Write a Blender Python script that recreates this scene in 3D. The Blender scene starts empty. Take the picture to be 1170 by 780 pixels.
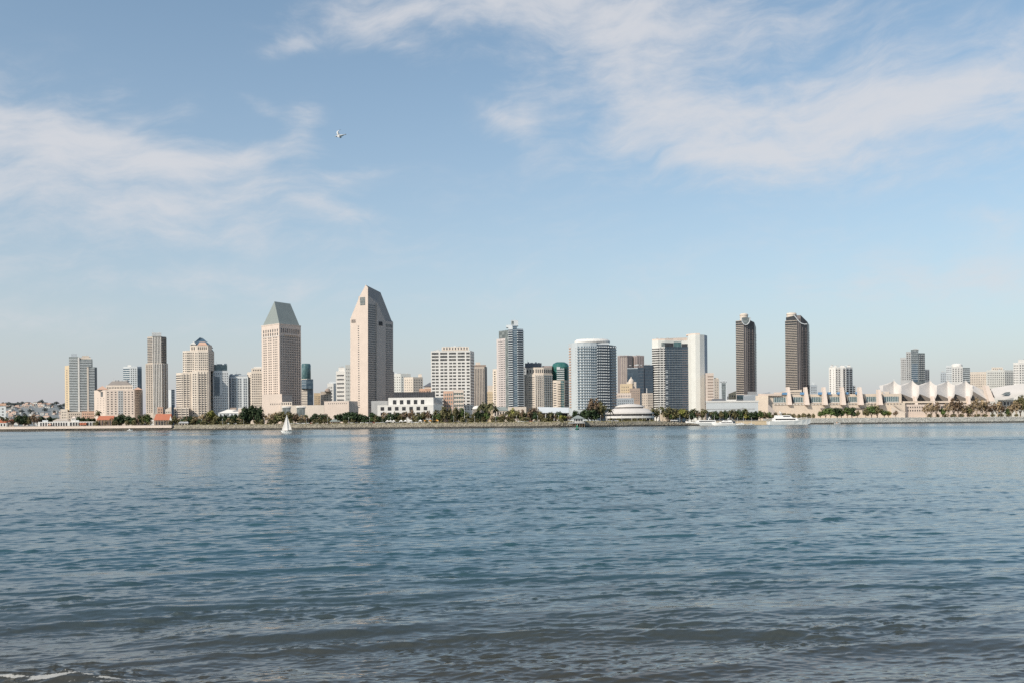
import bpy, bmesh, math, random
import numpy as np
from mathutils import Vector, Matrix

random.seed(7)
rng = np.random.default_rng(11)
R = math.radians
scene = bpy.context.scene
col = scene.collection

# ---------------------------------------------------------------- survey of the place
# Everything is placed from sight lines taken at the camera station: a bearing, a height angle and a distance.
F = 1100.0      # focal length in picture units (1170 wide)
H = 3.0         # eye height above the water
S = 0.0085      # the camera was held very slightly off level
HOR = 94.5
GZ = 5.3        # level of the waterfront land

def bearing(px, py=440.0):
    return ((px - 585.0) - S * (py - 390.0)) / F

def height(px, py, D):
    return H + (HOR - ((py - 390.0) + S * (px - 585.0))) * D / F

def spot(px, D, py=440.0):
    return np.array([bearing(px, py) * D, D])

# ---------------------------------------------------------------- mesh helpers
class MB:
    def __init__(self):
        self.v = []; self.f = []
    def add(self, vs, fs):
        n = len(self.v)
        self.v += [tuple(map(float, p)) for p in vs]
        self.f += [tuple(i + n for i in q) for q in fs]
        return self
    def poly(self, vs):
        return self.add(vs, [tuple(range(len(vs)))])
    def box(self, x0, x1, y0, y1, z0, z1):
        v = [(x0,y0,z0),(x1,y0,z0),(x1,y1,z0),(x0,y1,z0),(x0,y0,z1),(x1,y0,z1),(x1,y1,z1),(x0,y1,z1)]
        return self.add(v, [(0,3,2,1),(4,5,6,7),(0,1,5,4),(1,2,6,5),(2,3,7,6),(3,0,4,7)])
    def prism(self, pts, z0, z1):
        n = len(pts)
        z1 = [z1]*n if not hasattr(z1, '__len__') else list(z1)
        v = [(p[0],p[1],z0) for p in pts] + [(p[0],p[1],z1[i]) for i, p in enumerate(pts)]
        f = [tuple(range(n-1,-1,-1)), tuple(range(n, 2*n))]
        f += [(i, (i+1)%n, n+(i+1)%n, n+i) for i in range(n)]
        return self.add(v, f)
    def loft(self, bot, top):
        """two closed rings of equal length, 3d points"""
        n = len(bot)
        f = [tuple(range(n-1,-1,-1)), tuple(range(n, 2*n))]
        f += [(i, (i+1)%n, n+(i+1)%n, n+i) for i in range(n)]
        return self.add(list(bot)+list(top), f)
    def pyramid(self, base, apex):
        n = len(base)
        return self.add(list(base)+[apex], [tuple(range(n-1,-1,-1))] + [(i,(i+1)%n,n) for i in range(n)])
    def lathe(self, c, prof, n=20, sx=1.0, sy=1.0):
        """prof: list of (radius, z)"""
        v = []; f = []
        for r, z in prof:
            for i in range(n):
                a = 2*math.pi*i/n
                v.append((c[0]+r*sx*math.cos(a), c[1]+r*sy*math.sin(a), z))
        for j in range(len(prof)-1):
            for i in range(n):
                f.append((j*n+i, j*n+(i+1)%n, (j+1)*n+(i+1)%n, (j+1)*n+i))
        f.append(tuple(range(n-1,-1,-1))); f.append(tuple((len(prof)-1)*n+i for i in range(n)))
        return self.add(v, f)
    def tube(self, pts, rad, n=7):
        pts = [Vector(p) for p in pts]
        if not hasattr(rad, '__len__'): rad = [rad]*len(pts)
        v = []; f = []
        for j, p in enumerate(pts):
            d = (pts[min(j+1,len(pts)-1)] - pts[max(j-1,0)]).normalized()
            a = d.cross(Vector((0,1,0.01)))
            if a.length < 1e-3: a = d.cross(Vector((1,0,0)))
            a.normalize(); b = d.cross(a)
            for i in range(n):
                t = 2*math.pi*i/n
                v.append(p + (a*math.cos(t)+b*math.sin(t))*rad[j])
        for j in range(len(pts)-1):
            for i in range(n):
                f.append((j*n+i, j*n+(i+1)%n, (j+1)*n+(i+1)%n, (j+1)*n+i))
        f.append(tuple(range(n-1,-1,-1))); f.append(tuple((len(pts)-1)*n+i for i in range(n)))
        return self.add(v, f)
    def mesh(self, name, m, origin=(0,0,0), smooth=False, fix=True):
        me = bpy.data.meshes.new(name)
        o = origin
        me.from_pydata([(p[0]-o[0], p[1]-o[1], p[2]-o[2]) for p in self.v], [], self.f)
        if fix:
            bm = bmesh.new(); bm.from_mesh(me)
            bmesh.ops.recalc_face_normals(bm, faces=bm.faces)
            bm.to_mesh(me); bm.free()
        me.materials.append(m)
        if smooth:
            me.polygons.foreach_set('use_smooth', [True]*len(me.polygons))
        me.update()
        return me

def link(name, me, parent=None):
    o = bpy.data.objects.new(name, me); col.objects.link(o)
    if parent is not None: o.parent = parent
    return o

def tag(o, label=None, cat=None, group=None, kind=None):
    if label: o['label'] = label
    if cat: o['category'] = cat
    if group: o['group'] = group
    if kind: o['kind'] = kind
    return o

def thing(name, label, cat, loc, group=None, rz=0.0):
    o = bpy.data.objects.new(name, None); col.objects.link(o)
    o.empty_display_size = 1.0
    o.location = loc; o.rotation_euler = (0,0,rz)
    return tag(o, label, cat, group)

def part(name, mb, m, root, smooth=False, label=None, kind=None, fix=True, parent=None):
    """a part whose mesh was drawn in world coordinates (root not rotated)"""
    o = link(name, mb.mesh(name, m, root.location, smooth, fix), parent or root)
    if label: o['label'] = label
    if kind: o['kind'] = kind
    return o

def copy_tree(root, loc, rz=0.0, scale=None, label=None, group=None):
    r = root.copy(); col.objects.link(r)
    r.location = loc; r.rotation_euler = (0,0,rz)
    if scale: r.scale = scale
    if label: r['label'] = label
    if group: r['group'] = group
    for ch in list(root.children):
        c = ch.copy(); col.objects.link(c); c.parent = r
        for g in list(ch.children):
            d = g.copy(); col.objects.link(d); d.parent = c
    return r

# ---------------------------------------------------------------- materials
class NT:
    def __init__(self, nt): self.nt = nt
    def n(self, t, **kw):
        nd = self.nt.nodes.new(t)
        for k, v in kw.items(): setattr(nd, k, v)
        return nd
    def val(self, sock, v):
        if isinstance(v, bpy.types.NodeSocket): self.nt.links.new(v, sock)
        else: sock.default_value = v
    def math(self, op, a, b=0.0, c=0.0, clamp=False):
        nd = self.n('ShaderNodeMath', operation=op, use_clamp=clamp)
        self.val(nd.inputs[0], a); self.val(nd.inputs[1], b); self.val(nd.inputs[2], c)
        return nd.outputs[0]
    def vmath(self, op, a, b=(0,0,0)):
        nd = self.n('ShaderNodeVectorMath', operation=op)
        self.val(nd.inputs[0], a)
        if op == 'SCALE': self.val(nd.inputs['Scale'], b)
        else: self.val(nd.inputs[1], b)
        return nd.outputs[0]
    def mix(self, fac, a, b, blend='MIX'):
        nd = self.n('ShaderNodeMix', data_type='RGBA', blend_type=blend)
        self.val(nd.inputs[0], fac); self.val(nd.inputs[6], a); self.val(nd.inputs[7], b)
        return nd.outputs[2]
    def noise(self, vec, scale, detail=3.0, rough=0.5, color=False):
        nd = self.n('ShaderNodeTexNoise'); self.val(nd.inputs['Vector'], vec)
        nd.inputs['Scale'].default_value = scale; nd.inputs['Detail'].default_value = detail
        nd.inputs['Roughness'].default_value = rough
        return nd.outputs[1] if color else nd.outputs[0]
    def ramp(self, v, lo, hi, a=0.0, b=1.0, smooth=True):
        nd = self.n('ShaderNodeMapRange', interpolation_type='SMOOTHSTEP' if smooth else 'LINEAR')
        self.val(nd.inputs[0], v)
        for i, x in enumerate((lo, hi, a, b)): self.val(nd.inputs[1+i], x)
        return nd.outputs[0]

def rgba(c): return (c[0], c[1], c[2], 1.0)

def newmat(name):
    m = bpy.data.materials.new(name); m.use_nodes = True
    nt = m.node_tree
    b = nt.nodes['Principled BSDF']
    return m, NT(nt), b

def surf(name, c, rough=0.8, var=0.12, scale=0.12, spec=0.3, metal=0.0):
    """weathered plain surface: broad and fine tone variation in world space"""
    m, t, b = newmat(name)
    geo = t.n('ShaderNodeNewGeometry').outputs['Position']
    n1 = t.noise(geo, scale, 4.0, 0.6)
    n2 = t.noise(t.vmath('MULTIPLY', geo, (1.0, 1.0, 0.12)), scale*7, 2.0, 0.5)
    f = t.math('ADD', t.math('MULTIPLY', n1, 0.6), t.math('MULTIPLY', n2, 0.4))
    f = t.ramp(f, 0.3, 0.7, 1.0-var, 1.0+var, False)
    cc = t.vmath('SCALE', tuple(c), f)
    t.nt.links.new(cc, b.inputs['Base Color'])
    b.inputs['Roughness'].default_value = rough
    b.inputs['Specular IOR Level'].default_value = spec
    b.inputs['Metallic'].default_value = metal
    return m

def pane(name, c, c2, rough=0.12, mix=0.35, cell=(0.35,0.35,0.33), spec=0.5):
    """window glass: every pane a little different (blinds, dark rooms)"""
    m, t, b = newmat(name)
    geo = t.n('ShaderNodeNewGeometry').outputs['Position']
    snap = t.vmath('FLOOR', t.vmath('MULTIPLY', geo, cell))
    wn = t.n('ShaderNodeTexWhiteNoise'); t.nt.links.new(snap, wn.inputs['Vector'])
    big = t.noise(geo, 0.03, 2.0)
    f = t.math('MULTIPLY', t.math('POWER', wn.outputs['Value'], 2.0), mix*1.6)
    f = t.math('ADD', f, t.math('MULTIPLY', t.math('SUBTRACT', big, 0.5), 0.5), clamp=True)
    t.nt.links.new(t.mix(f, rgba(c), rgba(c2)), b.inputs['Base Color'])
    b.inputs['Roughness'].default_value = rough
    b.inputs['Specular IOR Level'].default_value = spec
    return m

def leafmat(name, c1, c2):
    m, t, b = newmat(name)
    geo = t.n('ShaderNodeNewGeometry').outputs['Position']
    oi = t.n('ShaderNodeObjectInfo').outputs['Random']
    n = t.noise(geo, 0.45, 3.0, 0.6)
    f = t.ramp(n, 0.35, 0.65)
    cc = t.mix(f, rgba(c1), rgba(c2))
    s = t.ramp(oi, 0.0, 1.0, 0.75, 1.25, False)
    t.nt.links.new(t.vmath('SCALE', cc, s), b.inputs['Base Color'])
    b.inputs['Roughness'].default_value = 0.7
    b.inputs['Specular IOR Level'].default_value = 0.15
    b.inputs['Subsurface Weight'].default_value = 0.0
    return m

M = {}
M['cream']   = surf('cream_stucco',  (0.60,0.53,0.46))
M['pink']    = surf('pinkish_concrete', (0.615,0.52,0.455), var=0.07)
M['pinkshade']  = surf('shaded_pinkish_concrete', (0.44,0.395,0.365), var=0.07)  # darker copy of the pink concrete, shade of unlit sides in its colour
M['white']   = surf('white_concrete', (0.645,0.63,0.605), var=0.07)
M['coolwhite'] = surf('cool_white_panel', (0.54,0.57,0.59), var=0.06)
M['palewhite'] = surf('pale_render', (0.62,0.62,0.59), var=0.05)
M['grey']    = surf('grey_concrete', (0.38,0.385,0.39))
M['bluegrey'] = surf('blue_grey_panel', (0.36,0.40,0.44), var=0.08)
M['tan']     = surf('tan_concrete', (0.46,0.40,0.345))
M['tandk']   = surf('dark_tan_brick', (0.33,0.265,0.225))
M['yellow']  = surf('ochre_render', (0.57,0.46,0.32), var=0.06)
M['salmon']  = surf('salmon_brick', (0.50,0.33,0.25))
M['brown']   = surf('brown_granite', (0.20,0.175,0.17), rough=0.5)
M['mauve']   = surf('mauve_stone', (0.31,0.265,0.26), rough=0.6)
M['slate']   = surf('slate_roofing', (0.13,0.14,0.16), rough=0.5)
M['copper']  = surf('weathered_copper', (0.235,0.265,0.255), rough=0.55, var=0.08)
M['taupe']   = surf('taupe_roofing', (0.25,0.225,0.205), rough=0.6)
M['redtile'] = surf('red_clay_tile', (0.42,0.15,0.09), scale=0.4)
M['fabric']  = surf('white_tent_fabric', (0.55,0.52,0.495), var=0.06)
M['paleblue'] = surf('pale_blue_grey_panel', (0.45,0.49,0.515), var=0.05)
M['rose']    = surf('rose_grey_panel', (0.53,0.48,0.465), var=0.07)
M['beige']   = surf('beige_concrete', (0.62,0.53,0.44), var=0.08)
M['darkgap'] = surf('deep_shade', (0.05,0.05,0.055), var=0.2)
M['metal']   = surf('painted_metal', (0.5,0.5,0.49), rough=0.4)
M['wood']    = surf('timber', (0.25,0.18,0.12))
M['boatwhite'] = surf('white_gelcoat', (0.80,0.79,0.77), rough=0.3, var=0.03, spec=0.5)
M['orange']  = surf('orange_canvas', (0.65,0.33,0.08))
M['bluecanvas'] = surf('blue_canvas', (0.12,0.26,0.45))
M['win']     = pane('window_glass', (0.05,0.052,0.058), (0.21,0.20,0.185))
M['wingrey'] = pane('shaded_window_glass', (0.075,0.08,0.09), (0.22,0.22,0.22))
M['glassblue'] = pane('blue_glass', (0.06,0.10,0.14), (0.20,0.26,0.30))
M['glassteal'] = pane('teal_glass', (0.055,0.115,0.125), (0.16,0.25,0.26))
M['glassgrey'] = pane('grey_green_glass', (0.12,0.14,0.145), (0.30,0.33,0.33))
M['glassdark'] = pane('dark_glass', (0.028,0.03,0.036), (0.10,0.10,0.11), mix=0.2)
M['glassnavy'] = pane('navy_glass', (0.035,0.055,0.08), (0.08,0.12,0.16), mix=0.25)
M['glassgreen'] = pane('green_glass', (0.03,0.12,0.11), (0.08,0.22,0.20), mix=0.3)

# ---------------------------------------------------------------- buildings
_unit = {}
def unit_cube(m):
    if m.name not in _unit:
        _unit[m.name] = MB().box(-.5,.5,-.5,.5,-.5,.5).mesh('panel', m)
    return _unit[m.name]

class Face:
    def __init__(self, P0, P1, z0, z1, px0, px1):
        self.P0 = np.array(P0, float); self.P1 = np.array(P1, float)
        self.z0, self.z1, self.px0, self.px1 = z0, z1, px0, px1
        d = self.P1 - self.P0; self.L = float(np.hypot(*d)); self.d = d/self.L
        self.n = np.array([self.d[1], -self.d[0]]); self.ang = math.atan2(self.d[1], self.d[0])
    def t(self, px):
        u = bearing(px); p, d = self.P0, self.P1 - self.P0
        return (u*p[1] - p[0])/(d[0] - u*d[1])
    def pt(self, t, out=0.0): return self.P0 + (self.P1-self.P0)*t + self.n*out
    def z(self, py):
        D = min(self.P0[1], self.P1[1]); px = self.px0 if self.P0[1] <= self.P1[1] else self.px1
        return height(px, py, D)

class Building:
    def __init__(self, name, label, px, D, cat='building', group=None, z0=GZ):
        p = spot(px, D)
        self.z0 = z0
        self.root = thing(name, label, cat, (p[0], p[1], z0), group)
        self.count = {}; self.rest = {}
    # solid with visible front corners (left to right); sides run straight back along the sight line
    def block(self, chain, top, m, z0=None, bottom=None, depth=24.0, name='wall', tops=None, label=None):
        z0 = self.z0 if z0 is None else z0
        pts = [spot(px, D) for px, D in chain]
        i = int(np.argmin([c[1] for c in chain]))
        if bottom is not None: z0 = height(chain[i][0], bottom, chain[i][1])
        zt = height(chain[i][0], top, chain[i][1])
        k0, k1 = 1+depth/chain[0][1], 1+depth/chain[-1][1]
        ring = pts + [pts[-1]*k1, pts[0]*k0]
        z1 = zt
        if tops is not None:
            z1 = [height(c[0], y, c[1]) for c, y in zip(chain, tops)]
            z1 = z1 + [z1[-1], z1[0]]
        part(name, MB().prism(ring, z0, z1), M[m], self.root, label=label)
        self.ztop = zt; self.ring = ring
        return [Face(pts[j], pts[j+1], z0, zt, chain[j][0], chain[j+1][0]) for j in range(len(pts)-1)]
    def panel(self, f, t0, t1, z0, z1, o0, o1, m, name):
        key = (name, m)
        k = self.count.get(name, 0)
        if k >= 100:
            c = []
            for z in (z0, z1):
                for t, o in ((t0,o0),(t1,o0),(t1,o1),(t0,o1)):
                    p = f.pt(t, o); c.append((p[0], p[1], z))
            self.rest.setdefault(key, MB()).add(c, [(0,1,2,3),(4,7,6,5),(0,4,5,1),(1,5,6,2),(2,6,7,3),(3,7,4,0)])
            return None
        self.count[name] = k+1
        o = link(name, unit_cube(M[m]), self.root)
        p = f.pt((t0+t1)/2, (o0+o1)/2); rl = self.root.location
        o.location = (p[0]-rl[0], p[1]-rl[1], (z0+z1)/2-rl[2])
        o.rotation_euler = (0,0,f.ang); o.scale = (f.L*abs(t1-t0), abs(o1-o0), abs(z1-z0))
        return o
    def _span(self, f, x0, x1, y0, y1):
        t0 = 0.0 if x0 is None else f.t(x0); t1 = 1.0 if x1 is None else f.t(x1)
        return t0, t1, f.z(y1), f.z(y0)
    def grid(self, f, x0, x1, y0, y1, cols, rows, fw, fh, m='win', name='window', out=0.12, skip=None):
        t0, t1, za, zb = self._span(f, x0, x1, y0, y1)
        dt, dz = (t1-t0)/cols, (zb-za)/rows
        for j in range(rows-1, -1, -1):
            for i in range(cols):
                if skip and skip(i, j): continue
                tc, zc = t0+dt*(i+.5), za+dz*(j+.5)
                self.panel(f, tc-dt*fw/2, tc+dt*fw/2, zc-dz*fh/2, zc+dz*fh/2, -0.15, out, m, name)
        return self
    def bands(self, f, x0, x1, y0, y1, rows, fh, m, name='window_band', out=0.12, inn=0.15, at=0.5):
        t0, t1, za, zb = self._span(f, x0, x1, y0, y1)
        dz = (zb-za)/rows
        for j in range(rows):
            zc = za+dz*(j+at)
            self.panel(f, t0, t1, zc-dz*fh/2, zc+dz*fh/2, -inn, out, m, name)
        return self
    def ribs(self, f, x0, x1, y0, y1, cols, fw, m, name='pilaster', out=0.25):
        t0, t1, za, zb = self._span(f, x0, x1, y0, y1)
        dt = (t1-t0)/cols
        for i in range(cols):
            tc = t0+dt*(i+.5)
            self.panel(f, tc-dt*fw/2, tc+dt*fw/2, za, zb, -0.15, out, m, name)
        return self
    def one(self, f, x0, x1, y0, y1, m, name, out=0.15, inn=0.15):
        t0, t1, za, zb = self._span(f, x0, x1, y0, y1)
        return self.panel(f, t0, t1, za, zb, -inn, out, m, name)
    def mesh(self, name, mb, m, smooth=False, label=None):
        return part(name, mb, M[m], self.root, smooth, label)
    def done(self):
        for (name, m), mb in self.rest.items():
            part(name, mb, M[m], self.root, kind='stuff')
def P3(px, py, D):
    p = spot(px, D, py); return (p[0], p[1], height(px, py, D))
# ---------------------------------------------------------------- camera
cam = bpy.data.cameras.new('camera'); cam_o = bpy.data.objects.new('camera', cam); col.objects.link(cam_o)
cam.sensor_width = 36.0; cam.sensor_fit = 'HORIZONTAL'; cam.lens = 36.0*F/1170.0
cam.clip_start = 0.5; cam.clip_end = 40000.0
cam_o.location = (0, 0, H)
cam_o.rotation_euler = (R(90), -S, 0)
cam.shift_y = HOR*math.cos(S)/1170.0
cam.shift_x = -HOR*math.sin(S)/1170.0
cam_o.rotation_euler = (Matrix.Rotation(R(90), 3, 'X') @ Matrix.Rotation(-S, 3, 'Z')).to_euler()
scene.camera = cam_o
scene.view_settings.view_transform = 'Standard'; scene.view_settings.look = 'None'
scene.view_settings.exposure = 0; scene.view_settings.gamma = 1
scene.render.resolution_x = 1024; scene.render.resolution_y = 682
scene.cycles.max_bounces = 5; scene.cycles.glossy_bounces = 3; scene.cycles.diffuse_bounces = 2
scene.cycles.transmission_bounces = 2; scene.cycles.caustics_reflective = False; scene.cycles.caustics_refractive = False
scene.cycles.sample_clamp_indirect = 4.0; scene.cycles.sample_clamp_direct = 2.5
scene.cycles.use_denoising = False

# ---------------------------------------------------------------- sun and sky
SUN_EL = R(36); SUN_AZ = math.atan2(-0.70, -0.714)       # bearing of the sun, clockwise from +Y
sd = bpy.data.lights.new('sun', 'SUN'); sd.energy = 4.3; sd.angle = R(0.53); sd.color = (1.0, 0.90, 0.775)
sun = bpy.data.objects.new('sun', sd); col.objects.link(sun)
sv = Vector((math.cos(SUN_EL)*math.sin(SUN_AZ), math.cos(SUN_EL)*math.cos(SUN_AZ), math.sin(SUN_EL)))
sun.rotation_euler = sv.to_track_quat('Z', 'Y').to_euler()
sun.location = (-300, -300, 400)

world = bpy.data.worlds.new('World'); scene.world = world; world.use_nodes = True
wt = NT(world.node_tree)
bg = world.node_tree.nodes['Background']
sky = wt.n('ShaderNodeTexSky', sky_type='NISHITA'); sky.sun_disc = False
sky.sun_elevation = SUN_EL; sky.sun_rotation = SUN_AZ % (2*math.pi)
sky.air_density = 1.0; sky.dust_density = 1.2; sky.ozone_density = 1.6; sky.altitude = 0
d = wt.n('ShaderNodeTexCoord').outputs['Generated']
sep = wt.n('ShaderNodeSeparateXYZ'); wt.nt.links.new(d, sep.inputs[0])
X_, Y_, Z_ = sep.outputs
az = wt.math('ARCTAN2', X_, Y_)
el = wt.math('ARCSINE', Z_)
# streaky high cloud: two warped noise fields over the dome
uv = wt.n('ShaderNodeCombineXYZ')
tilt = wt.math('SUBTRACT', el, wt.math('MULTIPLY', az, 0.10))
wt.nt.links.new(az, uv.inputs[0]); wt.nt.links.new(tilt, uv.inputs[1])
warp = wt.noise(uv.outputs[0], 6.0, 3.0, 0.5, True)
uvw = wt.vmath('ADD', uv.outputs[0], wt.vmath('SCALE', wt.vmath('SUBTRACT', warp, (0.5,0.5,0.5)), 0.09))
n1 = wt.noise(wt.vmath('MULTIPLY', uvw, (5.0, 15.0, 1.0)), 1.0, 7.0, 0.58)
n2 = wt.noise(wt.vmath('MULTIPLY', uvw, (20.0, 52.0, 1.0)), 1.0, 7.0, 0.62)
nz = wt.math('ADD', wt.math('MULTIPLY', n1, 0.58), wt.math('MULTIPLY', n2, 0.42))

def blob(px, py, rx, ry, tilt_deg, gain):
    """a patch of cloud: its centre as bearing/height angle, its half sizes, its lean"""
    a0 = math.atan((px-585)/F); e0 = math.atan((484.5-py)/F*math.cos(a0))
    ca, sa = math.cos(R(tilt_deg)), math.sin(R(tilt_deg))
    u = wt.math('SUBTRACT', az, a0); v = wt.math('SUBTRACT', el, e0)
    p = wt.math('ADD', wt.math('MULTIPLY', u, ca/(rx/F)), wt.math('MULTIPLY', v, sa/(rx/F)))
    q = wt.math('ADD', wt.math('MULTIPLY', u, -sa/(ry/F)), wt.math('MULTIPLY', v, ca/(ry/F)))
    r2 = wt.math('ADD', wt.math('MULTIPLY', p, p), wt.math('MULTIPLY', q, q))
    return wt.math('MULTIPLY', wt.math('EXPONENT', wt.math('MULTIPLY', r2, -1.0)), gain)

CLOUDS = [(680,35,120,80,-14,0.50),(560,12,150,30,6,0.40),(430,18,100,24,10,0.44),(338,52,34,9,14,0.32),(470,60,60,14,-20,0.14),
          (960,142,240,44,2,0.62),(770,122,75,38,-26,0.46),(860,182,120,15,-6,0.34),(1110,105,110,34,4,0.40),(900,38,190,50,-8,0.36),(800,70,60,22,10,-0.06),(1060,55,70,22,-20,-0.12),
          (592,142,34,22,-25,0.36),(560,125,30,8,-30,0.20),(690,160,40,22,40,0.14),(775,186,30,6,12,0.16),
          (55,150,150,28,-6,0.58),(170,172,52,17,-4,0.36),(60,200,190,22,-4,0.20),(150,244,200,18,-5,0.24),(285,180,62,17,9,0.50),(348,145,20,28,-25,0.46),(300,118,26,9,-25,0.24),
          (385,240,55,13,-16,0.28),(395,200,70,8,8,0.16),(330,215,70,18,-10,0.16),(215,122,24,22,40,0.15),(140,112,28,18,-40,0.14),(90,308,230,15,-4,0.18),(60,362,260,20,0,0.15),
          (585,290,900,110,-2,0.13),(640,330,300,26,0,0.08),(1050,335,240,28,0,0.14),(-250,150,260,120,0,0.4),(1500,140,260,120,0,0.35)]
tot = None
for c in CLOUDS:
    b_ = blob(*c); tot = b_ if tot is None else wt.math('ADD', tot, b_)
# elsewhere on the dome (behind and overhead) a general thin veil
back = wt.ramp(Y_, 0.25, -0.2, 0.0, 0.22)
tot = wt.math('ADD', wt.math('MULTIPLY', tot, 1.0), back)
cl = wt.math('ADD', wt.math('MULTIPLY', wt.math('SUBTRACT', nz, 0.5), 2.5), tot)
cl = wt.ramp(cl, -0.02, 1.02, 0.0, 0.82)
cl = wt.math('MULTIPLY', cl, wt.ramp(tot, 0.02, 0.25))
SKYK = 0.105
base = wt.vmath('SCALE', sky.outputs[0], SKYK)
# marine haze: towards the horizon the blue thins out into a pale warm grey
hz = wt.math('EXPONENT', wt.math('MULTIPLY', wt.math('MAXIMUM', el, 0.0), -5.2))
tint = wt.vmath('MULTIPLY', base, (1.35, 1.52, 1.41))
withhaze = wt.mix(wt.math('MULTIPLY', hz, 0.86), tint, (0.56, 0.53, 0.60, 1))
full = wt.mix(cl, withhaze, (0.71, 0.71, 0.735, 1))
wt.nt.links.new(full, bg.inputs['Color']); bg.inputs['Strength'].default_value = 1.0

# ---------------------------------------------------------------- water
def smooth01(x): x = np.clip(x, 0, 1); return x*x*(3-2*x)

def wave_tile(L, N, kp, spread, mean_dir, seed):
    g = np.random.default_rng(seed)
    k1 = 2*np.pi*np.fft.fftfreq(N, L/N)
    kx, ky = np.meshgrid(k1, k1, indexing='xy')
    k = np.hypot(kx, ky); k[0,0] = 1e-6
    cosd = (kx*math.cos(mean_dir)+ky*math.sin(mean_dir))/k
    amp = np.sqrt(k**-4.0*np.exp(-(kp/k)**2)*np.maximum(np.abs(cosd), 1e-4)**spread)
    amp[0,0] = 0
    spec = amp*(g.normal(size=(N,N))+1j*g.normal(size=(N,N)))
    def band(l0, l1):
        lam = 2*np.pi/k
        w = smooth01((lam-l0*0.8)/(l0*0.4))*(1-smooth01((lam-l1*0.8)/(l1*0.4)))
        return np.real(np.fft.ifft2(spec*w))
    return band
def sample(tile, L, x, y):
    N = tile.shape[0]
    fx = (x/L*N) % N; fy = (y/L*N) % N
    i0 = np.floor(fx).astype(int) % N; j0 = np.floor(fy).astype(int) % N
    u = fx-np.floor(fx); v = fy-np.floor(fy)
    u = u*u*(3-2*u); v = v*v*(3-2*v)
    i1 = (i0+1)%N; j1 = (j0+1)%N
    return tile[j0,i0]*(1-u)*(1-v)+tile[j0,i1]*u*(1-v)+tile[j1,i0]*(1-u)*v+tile[j1,i1]*u*v

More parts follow.
